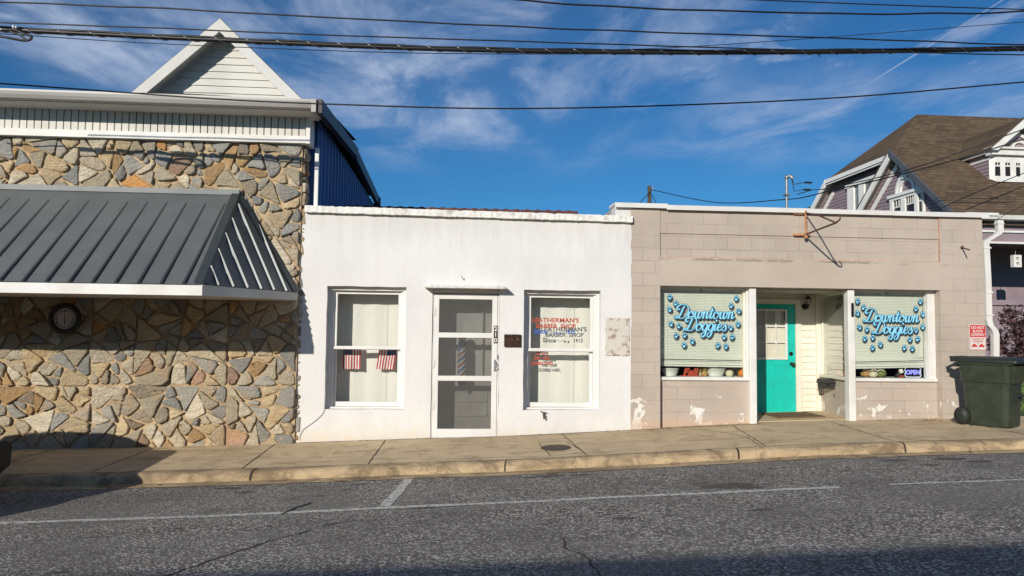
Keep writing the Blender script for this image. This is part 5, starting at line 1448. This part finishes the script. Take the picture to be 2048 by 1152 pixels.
# manhole cover in its own slab
mc = root('meter_cover', 'round rusty iron cover set in a small concrete square in the pavement', 'cover', (1.27, -1.05, .07))
m = MB(); n = 28; m.add([(1.27 + .175 * cos(2 * pi * i / n), -1.02 + .175 * sin(2 * pi * i / n), walkz(1.27 + .175 * cos(2 * pi * i / n), -1.02 + .175 * sin(2 * pi * i / n)) + .006) for i in range(n)], [tuple(range(n))]); part(mc, 'lid', m, 'iron_cover')
m = MB(); strip(m, [(1.10, -.60), (1.46, -.58), (1.56, -1.42), (1.14, -1.50), (1.10, -.60)], .012, walkz, .0045, 31, .003)
m2 = MB(); n = 28
for i in range(n):
    a0, a1 = 2 * pi * i / n, 2 * pi * (i + 1) / n
    q = [(1.27 + r * cos(a), -1.02 + r * sin(a)) for r, a in ((.176, a0), (.188, a0), (.188, a1), (.176, a1))]; m.add([(x, y, walkz(x, y) + .005) for x, y in q], [(0, 1, 2, 3)])
part(mc, 'rim', m, 'seam_dark')

# ================================================================ purple house behind
HS = (19.0, 12, .4)
hs = root('purple_house', 'purple clapboard house with steep brown shingle roof and white trimmed gables', 'house', HS)
XW, XG = 15.45, 15.30
def hx(xp):
    return lambda p: Vector((xp + p[1], p[0], p[2]))
def fz(y): return 7.83 + .84 * (y - 13.83)
m = MB()
A, B, C_, D_ = (15.12, 13.83, 7.83), (17.85, 16.5, fz(16.5)), (34, 16.5, fz(16.5)), (34, 10.2, fz(10.2))
m.quad((15.12, 10.2, fz(10.2)), D_, C_, B); m.v.append(Vector(A)); m.f[-1] = [0, 1, 2, 3, 4]
m.add([A, (15.12, 18.3, 7.80), B], [(0, 2, 1)])
m.add([(15.12, 18.3, 7.80), (15.12, 22.3, 4.9), (34, 22.3, 4.9), (34, 16.5, fz(16.5)), B], [(0, 1, 2, 3, 4)])
part(hs, 'roof', m, 'roof_shingle')
def hsub(par, n_, mb_, mt_):
    o_ = mb_.build(n_, mt_, par); return o_
# left wall: clapboards clipped to the gable outline
def ya(z): return max(10.5, 10.5) if z < 5.0 else min(10.5 + (z - 5.0) / .84, 14.2)
def yb(z): return 20.2 if z < 6.4 else 20.2 - (z - 6.4) / .9
m = MB(hx(XW)); lap(m, lap_rows(1.0, 7.62, .125, ya, yb), 0, .02); m.box(10.5, 20.2, .02, .1, .3, 4.9); m.poly([(10.5, .03, 4.9), (20.2, .03, 4.9), (20.2, .03, 6.4), (18.6, .03, 7.7), (13.6, .03, 7.6)]); 
part(hs, 'side_wall', m, 'purple_siding')
m = MB(); m.box(XW + .1, 33, 10.6 + 2.3, 10.6 + 2.4, .9, 5.4); part(hs, 'porch_wall', m, 'purple_siding')
m = MB(); m.box(XW, 33.5, 10.42, 10.62, -.2, .86); m.box(XW - .02, XW + .12, 10.45, 20, -.2, .95); part(hs, 'foundation', m, 'red_brick')
# eave of the clipped gable end: fascia, soffit
m = MB(); m.box(15.06, 15.12, 13.7, 18.35, 7.60, 7.80); m.box(15.06, 15.10, 13.7, 18.35, 7.56, 7.64)
part(hs, 'eave_board', m, 'sunlit_trim')
m = MB(); m.box(15.12, XW, 13.9, 18.3, 7.60, 7.63); part(hs, 'eave_soffit', m, 'slate_trim')
# sloping rakes: far one and the projecting one in the middle, each outer board + soffit + inner board
def rake(y0, z0, y1, z1, xo, xi, ext=0):
    o = MB(); th = .30
    o.prism([(xo, y0, z0), (xo, y1, z1), (xo, y1, z1 - th), (xo, y0, z0 - th)], (.05, 0, 0)); part(hs, 'rake_board', o, 'sunlit_trim')
    o = MB(); o.prism([(xo + .05, y0, z0 - .03), (xo + .05, y1, z1 - .03), (xi, y1, z1 - .03), (xi, y0, z0 - .03)], (0, 0, -.10)); part(hs, 'rake_soffit', o, 'beige_soffit')
    o = MB(); o.prism([(xi - .04, y0, z0 - .38), (xi - .04, y1, z1 - .38), (xi - .04, y1, z1 - .62), (xi - .04, y0, z0 - .62)], (.045, 0, 0)); part(hs, 'rake_inner_board', o, 'sunlit_trim')
rake(18.35, 7.80, 20.8, 5.9, 15.05, XW)
rake(13.83, 7.86, 16.6, 5.55, 14.98, XG)
# projecting gable
m = MB(hx(XG)); lap(m, lap_rows(4.6, 7.7, .125, lambda z: 13.83 - (7.75 - z) / .84, lambda z: 13.83 + (7.75 - z) / .84), 0, .02); m.poly([(10.2, .01, 4.6), (17.4, .01, 4.6), (13.83, .01, 7.75)]); gw = part(hs, 'gable_wall', m, 'purple_siding')
m = MB(); m.prism([(14.95, 13.83, 7.93), (14.95, 10.2, fz(10.2) + .05), (14.95, 10.2, fz(10.2) - .16), (14.95, 13.83, 7.70)], (.06, 0, 0)); part(hs, 'near_rake', m, 'slate_trim')
m = MB(); m.prism([(14.97, 13.83, 7.87), (14.97, 10.2, fz(10.2) + .0), (XG, 10.2, fz(10.2) + .0), (XG, 13.83, 7.87)], (0, 0, .05)); m.prism([(14.97, 13.83, 7.87), (14.97, 16.7, 5.48), (XG, 16.7, 5.48), (XG, 13.83, 7.87)], (0, 0, .05)); part(hs, 'gable_roof', m, 'roof_shingle')
m = MB(); m.box(14.9, 15.9, 9.95, 10.6, 5.02, 5.10); m.box(15.0, 15.6, 10.0, 10.5, 4.93, 5.015); part(hs, 'eave_return', m, 'white_trim')
# three-light window with fan arch
m = MB(hx(XG))
m.box(12.30, 14.28, -.14, -.02, 6.26, 6.36); m.box(12.36, 14.22, -.09, -.02, 6.16, 6.26)
for a, b in ((12.36, 12.44), (12.66, 12.84), (13.33, 13.58), (14.02, 14.20)): m.box(a, b, -.09, -.022, 5.1, 6.16)
m.box(12.36, 14.2, -.08, -.022, 5.0, 5.1)
n = 14
for i in range(n):
    a0, a1 = pi * i / n, pi * (i + 1) / n
    for r0, r1 in ((.36, .48), (.56, .66)):
        q = [(13.25 + r * cos(a) * .95, z_, 6.36 + r * sin(a)) for r, a, z_ in ((r0, a0, -.10), (r1, a0, -.10), (r1, a1, -.10), (r0, a1, -.10))]; m.prism(q, (0, .08, 0))
m.box(13.12, 13.38, -.16, -.02, 6.80, 7.06); m.box(13.05, 13.45, -.18, -.02, 7.06, 7.12)
w_ = part(hs, 'window', m, 'sunlit_trim')
m = MB(hx(XG)); m.box(12.44, 14.02, -.035, -.03, 5.1, 6.16); hsub(w_, 'pane', m, 'house_glass')
m = MB(hx(XG)); 
for a, b, k in ((12.44, 12.66, 1), (12.84, 13.33, 3), (13.58, 14.02, 2)):
    m.box(a, b, -.06, -.036, 5.88, 5.93)
    for j in range(1, k + 1): x = a + (b - a) * j / (k + 1); m.box(x - .015, x + .015, -.06, -.036, 5.93, 6.16)
hsub(w_, 'glazing_bars', m, 'white_trim')
# tall pair of windows under the clipped eave
m = MB(hx(XW)); m.box(14.6, 17.3, -.13, -.02, 7.22, 7.38)
for a, b in ((16.74, 17.2), (16.02, 16.40), (15.25, 15.52)): m.box(a, b, -.10, -.022, 5.6, 7.22)
m.box(15.25, 16.06, -.16, -.021, 6.46, 6.54)
w_ = part(hs, 'window', m, 'sunlit_trim')
m = MB(hx(XW)); m.box(15.5, 16.76, -.04, -.03, 5.6, 7.22); hsub(w_, 'pane', m, 'grey_steel')
m = MB(hx(XW)); m.box(15.0, 15.3, -.3, -.02, 6.95, 7.1); hsub(w_, 'hood', m, 'slate_trim')
# dormer
YD = 12.35; DXC = 18.55; DW = 1.0
dz0, dzE, dzA = 6.57, 7.55, 8.62
m = MB()
for s in (-1, 1):
    e = DXC + s * (DW + .22); m.prism([(e, YD - .35, dzE + .02), (DXC, YD - .35, dzA), (DXC, 17, dzA), (e, 17, dzE + .02)], (0, 0, .06))
part(hs, 'dormer_roof', m, 'roof_shingle')
m = MB(); dn = part(hs, 'dormer', MB().box(DXC - DW, DXC + DW, YD + .05, 15, 5.2, dzE), 'purple_siding')
m = MB(lambda p: Vector((DXC - DW + p[1], p[0], p[2]))); lap(m, lap_rows(6.2, 7.35, .12, lambda z: YD + .06, lambda z: 15), -.005, .02); hsub(dn, 'dormer_siding', m, 'purple_siding')
m = MB(); m.prism([(DXC - DW - .02, YD + .03, 6.66), (DXC - DW + .12, YD - .12, 6.55), (DXC + DW, YD - .12, 6.55), (DXC + DW, YD + .05, 6.6)], (0, 0, .85))
m.box(DXC - DW - .12, DXC + DW + .2, YD - .25, YD + .04, 7.42, 7.60); m.box(DXC - DW - .2, DXC + DW + .2, YD - .34, YD + .04, 7.60, 7.66)
m.box(DXC - DW - .15, DXC - DW - .05, YD, 14.0, 7.50, 7.58); m.box(DXC - DW - .03, DXC - DW + .0, YD, 13.6, 7.30, 7.36)
hsub(dn, 'bay_trim', m, 'white_trim')
for cx_, w in ((17.71, .17), (18.06, .17), (18.42, .14), (18.78, .14)):
    m = MB(); m.box(cx_ - w / 2, cx_ + w / 2, YD - .128, YD - .122, 6.74, 7.05)
    for s in (-1, 1): m.box(cx_ + s * w * .27 - w * .17, cx_ + s * w * .27 + w * .17, YD - .128, YD - .122, 7.10, 7.19)
    hsub(dn, 'dormer_window', m, 'dark_interior')
    
m = MB()
for s in (-1, 1):
    e = DXC + s * (DW + .22)
    m.prism([(DXC, YD - .40, dzA + .02), (e, YD - .40, dzE + .04), (e, YD - .40, dzE - .02), (e - s * .2, YD - .40, dzE - .02), (DXC, YD - .40, dzA - .24)], (0, .06, 0))
    m.prism([(DXC, YD - .06, dzA - .38), (e - s * .35, YD - .06, dzE + .1), (e - s * .47, YD - .06, dzE + .1), (DXC, YD - .06, dzA - .50)], (0, .05, 0))
for i in range(12):
    a0, a1 = pi * i / 12, pi * (i + 1) / 12
    m.prism([(DXC + r * cos(a), YD - .08, 7.66 + r * sin(a)) for r, a in ((.22, a0), (.30, a0), (.30, a1), (.22, a1))], (0, .07, 0))
hsub(dn, 'gable_trim', m, 'white_trim')
m = MB(); m.poly([(DXC - DW, YD + .0, dzE + .05), (DXC + DW, YD + .0, dzE + .05), (DXC, YD + .0, dzA - .1)]); hsub(dn, 'gable_field', m, 'purple_siding')
# porch
def gx_(z): pass
m = MB(); m.loft([[(x, 10.15, 4.90), (x, 10.02, 4.93), (x, 9.98, 5.05), (x, 10.15, 5.05)] for x in (15.15, 34)]); m.box(15.2, 34, 10.30, 10.36, 4.58, 4.64); m.box(15.5, 34, 10.28, 10.34, 4.24, 4.30)
part(hs, 'porch_gutter', m, 'white_trim')
m = MB(); m.box(15.3, 34, 10.36, 10.6, 4.26, 4.9); m.box(XW, 34, 10.5, 13, 4.4, 4.45); part(hs, 'porch_beam', m, 'purple_siding')
m = MB(); m.box(15.5, 33, 10.40, 10.60, .86, 2.40); x = 15.7
while x < 33: m.box(x, x + .06, 10.385, 10.401, 1.75, 2.38); x += .30
m.box(15.5, 33, 10.33, 10.62, 2.405, 2.56); m.box(15.5, 33, 10.37, 10.401, 1.66, 1.74)
part(hs, 'porch_parapet', m, 'purple_siding')
m = MB(); m.box(15.5, 33, 10.62, 12.9, 1.0, 1.05); m.box(15.6, 15.66, 10.7, 12.9, 1.05, 4.4)
part(hs, 'porch_floor', m, 'slate_trim')
m = MB(); m.tube([(16.99, 10.7, 4.4), (16.99, 10.7, 3.95)], .01, 5); lr = root('hanging_feeder', 'small white box hanging from the dark porch ceiling of the purple house', 'bird feeder', (17.0, 10.7, 3.6))
part(lr, 'cord', m, 'grey_steel')
m = MB(); wall_holes(m, 16.87, 17.12, 3.58, 3.95, 10.62, 10.76, [(16.95, 17.04, 3.64, 3.73), (16.95, 17.04, 3.80, 3.88)]); part(lr, 'box', m, 'white_paint')

# ================================================================ plants
def leaf_cloud(mb, c, rad, n, size, rnd, clumps=26):
    cs = []
    for _ in range(clumps):
        while True:
            p = Vector((rnd.uniform(-1, 1), rnd.uniform(-1, 1), rnd.uniform(-1, 1)))
            if .35 < p.length < 1: break
        cs.append((Vector((c[0] + p.x * rad[0], c[1] + p.y * rad[1], c[2] + p.z * rad[2])), rnd.uniform(.22, .42)))
    for i in range(n):
        cc, r = rnd.choice(cs); d = Vector((rnd.gauss(0, 1), rnd.gauss(0, 1), rnd.gauss(0, 1))).normalized() * (r * rnd.uniform(.5, 1) * min(rad))
        p = cc + d; u = Vector((rnd.gauss(0, 1), rnd.gauss(0, 1), rnd.gauss(0, 1))).normalized(); v = u.cross(d.normalized() if d.length else Vector((0, 0, 1)))
        if v.length < .01: continue
        v.normalize(); s = size * rnd.uniform(.6, 1.3)
        mb.add([p - u * s, p + v * s * .45, p + u * s, p - v * s * .45], [(0, 1, 2, 3)])
rnd = random.Random(12)
sh = root('dark_shrub', 'dark plum leaved shrub in front of the purple porch beside the bin', 'shrub', (12.95, 5.2, .35))
m = MB(); leaf_cloud(m, (12.95, 5.2, 1.45), (.85, .8, .75), 5200, .055, rnd, 40); part(sh, 'foliage', m, 'leaf_plum')
m = MB()
for k in range(7): a = k * .9; m.tube([(12.95, 5.2, .3), (12.95 + .2 * cos(a), 5.2 + .2 * sin(a), .9), (12.95 + .6 * cos(a), 5.2 + .6 * sin(a), 1.7)], [.035, .022, .008], 6)
part(sh, 'stems', m, 'bark')
tr = root('tree', 'distant green treetop just showing above the coping of the pink shop', 'tree', (20.2, 38, .5))
c = at(1612, 424, 38); m = MB(); leaf_cloud(m, (c.x, 38, c.z - 1.1), (1.1, 1.3, 1.25), 3500, .16, rnd, 30); part(tr, 'crown', m, 'leaf_green')
m = MB(); m.tube([(c.x, 38, .3), (c.x + .1, 38, c.z - 3), (c.x, 38, c.z - 1)], [.22, .16, .06], 8)
for k in range(5): a = k * 1.3; m.tube([(c.x + .05, 38, c.z - 2.6), (c.x + .7 * cos(a), 38 + .7 * sin(a), c.z - 1.2)], [.08, .03], 6)
part(tr, 'trunk', m, 'bark')

# ================================================================ poles
c = at(1299, 372, 25)
po = root('utility_pole', 'weathered wooden utility pole top rising behind the pink shop roof', 'pole', (c.x, 25, .6))
m = MB(); m.tube([(c.x, 25, .3), (c.x, 25, c.z)], [.14, .095], 14); part(po, 'shaft', m, 'pole_wood')
m = MB(); m.box(c.x - .02, c.x + .16, 24.86, 24.92, c.z - .12, c.z - .07); m.cyl((c.x + .14, 24.89, c.z - .24), (c.x + .14, 24.89, c.z - .1), .03, 8); part(po, 'clamp', m, 'grey_steel')
c2 = at(1573, 352, 16)
ms_ = root('service_mast', 'grey metal service mast with weatherhead behind the pink shop', 'mast', (c2.x, 16, .6))
m = MB(); m.tube([(c2.x, 16, .3), (c2.x, 16, c2.z - .08)], .05, 12); part(ms_, 'shaft', m, 'grey_steel')
m = MB(); m.ball((c2.x, 16, c2.z - .06), .08, 12, (1, 1, 1.1)); m.tube([(c2.x, 16, c2.z - .04), (c2.x + .10, 15.9, c2.z - .02), (c2.x + .17, 15.85, c2.z - .12)], .07, 8); m.box(c2.x - .10, c2.x + .10, 15.9, 16.1, c2.z - .75, c2.z - .68); part(ms_, 'weatherhead', m, 'grey_steel')
m = MB()
for dz, dx in ((-.35, .55), (-.62, .5)):
    m.tube([(c2.x + .12, 15.85, c2.z - .1), (c2.x + .2, 15.8, c2.z + dz), (c2.x + dx, 15.7, c2.z + dz + .06)], .016, 5); m.tube([(c2.x + dx, 15.7, c2.z + dz + .06), (c2.x + dx + .26, 15.65, c2.z + dz + .05)], .038, 6)
part(ms_, 'drip_loop', m, 'wire_black')

# ================================================================ wires
def wire(pts, r, label, name='overhead_wire', group='overhead wires', n=6, wob=0, seed=0, mt='wire_black', ext=1.2):
    P = [at(a, b, Y) for a, b, Y in pts]
    if ext: P = [P[0] + (P[0] - P[1]).normalized() * ext] + P + [P[-1] + (P[-1] - P[-2]).normalized() * ext]
    Q = []
    for i in range(len(P) - 1):
        p0, p1, p2, p3 = P[max(i - 1, 0)], P[i], P[i + 1], P[min(i + 2, len(P) - 1)]
        for j in range(10): t = j / 10; Q.append(.5 * (2 * p1 + (p2 - p0) * t + (2 * p0 - 5 * p1 + 4 * p2 - p3) * t * t + (3 * p1 - p0 - 3 * p2 + p3) * t ** 3))
    Q.append(P[-1])
    if wob:
        rnd = random.Random(seed); ph = rnd.uniform(0, 6)
        Q = [q + Vector((0, 0, wob * sin(ph + q.x * 5.1) * (.6 + .4 * sin(q.x * 1.3)))) for q in Q]
    m = MB(); m.tube(Q, r, n); c = sum(Q, Vector()) / len(Q)
    return thing(name, label, 'wire', m, mt, c, group), Q
H = [(-400, -18), ]
wire([(0, 4, -2.17), (330, 17, -2.17), (600, 32, -2.17), (1024, 53, -2.17), (1300, 64, -2.17), (1663, 76, -2.17), (2048, 90, -2.17)], .0085, 'thin black wire crossing the whole sky, uppermost above the white gable', wob=.004)
wire([(0, 45, -2.10), (340, 57, -2.10), (680, 71, -2.10), (1300, 91, -2.10), (1567, 99, -2.10), (2048, 110, -2.10)], .0075, 'thin black wire running just above the thick cable bundle at left', wob=.002)
_, TQ = wire([(0, 59, -2.02), (347, 76, -2.02), (680, 91, -2.02), (944, 100, -2.02), (1300, 105, -2.02), (1663, 104, -2.02), (2048, 98, -2.02)], .025, 'thick black lashed cable bundle across the sky, thickest of the wires', 'cable_bundle')
BR_ = bpy.data.objects[_.name]
# lashing wire round the bundle
m = MB(); Q = []; s = 0
for a, b in zip(TQ, TQ[1:]):
    L = (b - a).length; k = max(2, int(L / .02))
    for j in range(k):
        t = j / k; q = a.lerp(b, t); ph = (s + L * t) * 2 * pi / .33; Q.append(q + Vector((0, .029 * cos(ph), .029 * sin(ph))))
    s += L
m.tube(Q, .0035, 4); o = m.build('lashing', 'wire_shine', BR_)
m = MB(); m.tube([q + Vector((0, -.012, .020 + .004 * sin(q.x * 6))) for q in TQ], .013, 6); o = m.build('strand', 'wire_black', BR_)
wire([(-30, 65, -1.97), (70, 72, -1.97), (312, 87, -1.97), (680, 102, -1.97), (932, 107.5, -1.97), (1300, 108, -1.98)], .0045, 'hair thin wire just under the thick bundle, left half of the sky', ext=.2)
wire([(980, -4, -2.2), (1160, 9, -2.2), (1300, 17, -2.2), (1663, 27, -2.2), (1900, 27, -2.2), (2048, 23, -2.2)], .010, 'twisted black wire across the upper right sky', wob=.007)
wire([(1420, -4, -2.4), (1750, 9, -2.4), (2048, 19, -2.4)], .0065, 'topmost thin wire in the upper right corner of the sky')
wire([(1200, 100, -1.7), (1350, 95, -1.65), (1605, 78, -1.6), (2048, 44, -1.5)], .004, 'hair thin wire rising to the right across the other wires', ext=.5)
wire([(0, 167, -1.2), (208, 182, -1.2), (450, 199, -1.2), (680, 209, -1.2), (982, 217, -1.2), (1300, 212, -1.2), (1682, 195, -1.2), (2048, 164, -1.2)], .0095, 'lowest black wire sagging in front of the roofline below the clouds')
for pts, r, lb in (([(1305, 380, 24.9), (1434, 405, 21), (1568, 399, 16.4), (1610, 394, 14.6), (1662, 381, 12.8), (1764, 358, 10.8), (1920, 317, 9.2), (2048, 278, 8.4)], .020, 'far thin wire from the wooden pole past the metal mast over the purple house'),
                   ([(1600, 387, 15.4), (1625, 380, 14.2), (1662, 376, 12.8), (1803, 343, 10.3), (1907, 309, 9.3), (2048, 258, 8.4)], .016, 'far thin wire from the metal mast over the purple gable'),
                   ([(1895, 410, 9), (1950, 386, 8), (2048, 346, 7)], .011, 'upper of three short wires slanting over the brown shingle roof'),
                   ([(1945, 414, 8), (1990, 396, 7), (2048, 372, 6)], .011, 'middle of three short wires slanting over the brown shingle roof'),
                   ([(1990, 441, 1.0), (2020, 424, 1.0), (2048, 410, 1.0)], .005, 'lowest of three short wires, ending near the downspout top')):
    wire(pts, r, lb, ext=.3)
m = MB(); c = at(1300, 385, 24.8); m.tube([(c.x - 1.1, 24.8, c.z - 1.2), (c.x, 24.8, c.z + .05)], .02, 5); m.tube([(c.x + .1, 24.8, c.z - .1), (c.x + .55, 24.8, c.z - 1.0)], .018, 5); thing('guy_wire', 'short stay wires slanting down from the wooden pole top', 'wire', m, 'wire_black', (c.x, 24.8, c.z - .5))
# coil hanging off the bundle at the left
ci = root('cable_loop', 'black coiled cable loop with white insulator hanging from the thick bundle', 'cable', tuple(at(30, 62, -2.07)))
m = MB()
for a, b, e in ((0, 0, 0), (.5, -.5, .01), (-.4, .6, -.01)):
    P = [at(px, py, -2.08 + e) for px, py in ((-60, 63 + a), (-20, 62 + a), (25, 60 + a), (50, 68 + b), (63, 73 + b), (60, 79 + b), (48, 81 + a), (20, 76 + a), (-10, 71 + b), (-60, 62 + b))]
    Q = []
    for i in range(len(P) - 1):
        p0, p1, p2, p3 = P[max(i - 1, 0)], P[i], P[i + 1], P[min(i + 2, len(P) - 1)]
        for j in range(6): t = j / 6; Q.append(.5 * (2 * p1 + (p2 - p0) * t + (2 * p0 - 5 * p1 + 4 * p2 - p3) * t * t + (3 * p1 - p0 - 3 * p2 + p3) * t ** 3))
    m.tube(Q, .012, 6)
m.tube([at(18, 62, -2.08), at(40, 70, -2.08), at(52, 79, -2.08)], .012, 6)
part(ci, 'cable', m, 'wire_black')
m = MB(); m.ball(at(27, 54, -2.08), .020, 10, (.6, 1, 1.2)); m.ball(at(33, 54.5, -2.08), .018, 10, (.5, 1, 1.2)); m.ball(at(2, 59, -2.10), .010, 8); part(ci, 'insulator', m, 'ceramic')
m = MB(); c = at(1638, 107, -2.02); m.tube([c, c + Vector((0, -.01, -.03)), c + Vector((.01, 0, -.045))], .006, 5); m.tube([c + Vector((-.015, 0, 0)), c + Vector((-.012, 0, -.025))], .005, 5)
o = m.build('loose_tie', 'wire_black', BR_)

# ================================================================ parked car, its tail just entering the frame
cr = root('parked_car', 'pale parked car whose tail just enters the frame at far left', 'car', (-6.8, -3.1, -.24))
gz = lambda x: g(x) - .125
CZ = -.20; XE = -4.43
def cxf(p): return Vector((XE - p[0], -3.12 + p[1], CZ + p[2]))
# side profile stations: distance from tail -> (half width scale, z bottom, z belt, z roof)
def ring(x, zb, zw, hw, r=.12):
    return [(x, -hw + r * .6, zb), (x, -hw, zb + r), (x, -hw - .0, zw * .62 + zb * .38), (x, -hw + .03, zw - .05), (x, -hw + .10, zw), (x, hw - .10, zw), (x, hw - .03, zw - .05), (x, hw, zw * .62 + zb * .38), (x, hw, zb + r), (x, hw - r * .6, zb)]
m = MB(cxf)
m.loft([ring(.06, .46, .72, .60), ring(.03, .42, .82, .74), ring(.10, .32, .93, .82), ring(.24, .26, .98, .87), ring(.6, .22, .99, .89), ring(1.6, .20, .98, .90), ring(3.4, .20, .95, .90), ring(4.3, .24, .88, .86), ring(4.6, .34, .78, .72), ring(4.68, .42, .66, .55)], True, True)
cb = part(cr, 'body', m, 'car_paint')
def csub(par, n_, mb_, mt_):
    o_ = mb_.build(n_, mt_, par); return o_
def gring(x, z, hw): return [(x, -hw, z), (x, hw, z)]
m = MB(cxf)
def cab(x, z, hw0, hw1, z0=1.02): return [(x, -hw0, z0), (x, -hw1, z - .05), (x, -hw1 + .08, z), (x, hw1 - .08, z), (x, hw1, z - .05), (x, hw0, z0)]
m.loft([cab(.55, 1.00, .80, .78, .96), cab(1.15, 1.28, .82, .62, .96), cab(1.5, 1.36, .82, .58, .96), cab(2.2, 1.38, .82, .58, .96), cab(2.8, 1.33, .82, .58, .96), cab(3.6, 1.0, .80, .76, .94)], True, True)
gh = part(cr, 'cabin', m, 'car_glass')
m = MB(cxf); m.loft([cab(1.2, 1.31, .60, .60, 1.27), cab(1.5, 1.38, .59, .59, 1.32), cab(2.2, 1.405, .59, .59, 1.34), cab(2.78, 1.35, .58, .58, 1.29)], True, True); part(cr, 'roof', m, 'car_paint')
m = MB(cxf); m.loft([rrect(-.03, .12, -.70, .70, .24, .05), rrect(-.045, .2, -.84, .84, .30, .06), rrect(-.045, .2, -.86, .86, .50, .06), rrect(-.02, .16, -.80, .80, .54, .05)]); bu = part(cr, 'bumper', m, 'rubber')
m = MB(cxf); m.box(-.052, -.046, -.60, .60, .33, .35); csub(bu, 'trim_strip', m, 'chrome')
for s in (-1, 1):
    m = MB(cxf); m.box(.10, .26, s * .74 - .07, s * .74 + .07, .70, .90, .03); part(cr, 'tail_lamp', m, 'lamp_red')
for x in (.95, 3.75):
    for s in (-1, 1):
        m = MB(cxf); m.lathe((x, s * .80, .33), [(.05, -.11), (.28, -.11), (.325, -.07), (.325, .07), (.28, .11), (.05, .11)], 28, 'y'); wh = part(cr, 'wheel', m, 'rubber')
        m = MB(cxf); m.lathe((x, s * .80, .33), [(.04, s * .12), (.19, s * .115), (.20, s * .10)], 20, 'y'); csub(wh, 'rim', m, 'chrome')
m = MB(cxf); m.box(-.030, -.02, -.26, .26, .62, .76); part(cr, 'number_plate', m, 'white_paint')
m = MB(cxf)
for s in (-1, 1):
    for x in (1.25, 2.25): m.box(x, x + .02, s * .925 - .004, s * .925 + .004, .35, 1.0)
part(cr, 'door_seam', m, 'rubber')

# ================================================================ the low building across the street (it shades the near lane)
fb = root('brick_store', 'low brown brick building across the street whose flat parapet shades the near lane', 'building', (0, -16, 0))
m = MB(); holes = [(-14, -11, -.1, 2.4), (-9, -6, .7, 2.6), (-4, -2.9, -.1, 2.4), (-1, 2.5, .7, 2.6), (4, 7.5, .7, 2.6), (9, 10.1, 0, 2.5), (12, 15.5, .7, 2.6)]
wall_holes(m, -20, 22, -1, 4.2, -16.3, -16.0, holes); m.box(-20, -19.7, -24, -16.3, -1, 4.2); m.box(21.7, 22, -24, -16.3, -1, 4.2); m.box(-20, 22, -24.3, -24, -1, 4.2)
part(fb, 'wall', m, 'brown_brick')
m = MB(); m.prism([(-20.1, -16.35, 4.202), (22.1, -16.35, 4.202), (22.1, -16.35, 5.0), (-20.1, -16.35, 4.345)], (0, .4, 0)); part(fb, 'coping', m, 'sidewalk_concrete')
m = MB(); m.box(-19.7, 21.7, -24, -16.3, 4.1, 4.2); part(fb, 'roof', m, 'black_roof')
for h in holes:
    m = MB(); a, b, c, d = h; m.box(a, a + .08, -16.2, -16.1, c, d); m.box(b - .08, b, -16.2, -16.1, c, d); m.box(a + .08, b - .08, -16.2, -16.1, d - .08, d); m.box(a + .08, b - .08, -16.2, -16.1, c, c + .08)
    fo = part(fb, 'window' if c > .3 else 'door', m, 'white_trim')
    m = MB(); m.box(a + .08, b - .08, -16.16, -16.15, c + .08, d - .08); csub(fo, 'pane', m, 'house_glass')
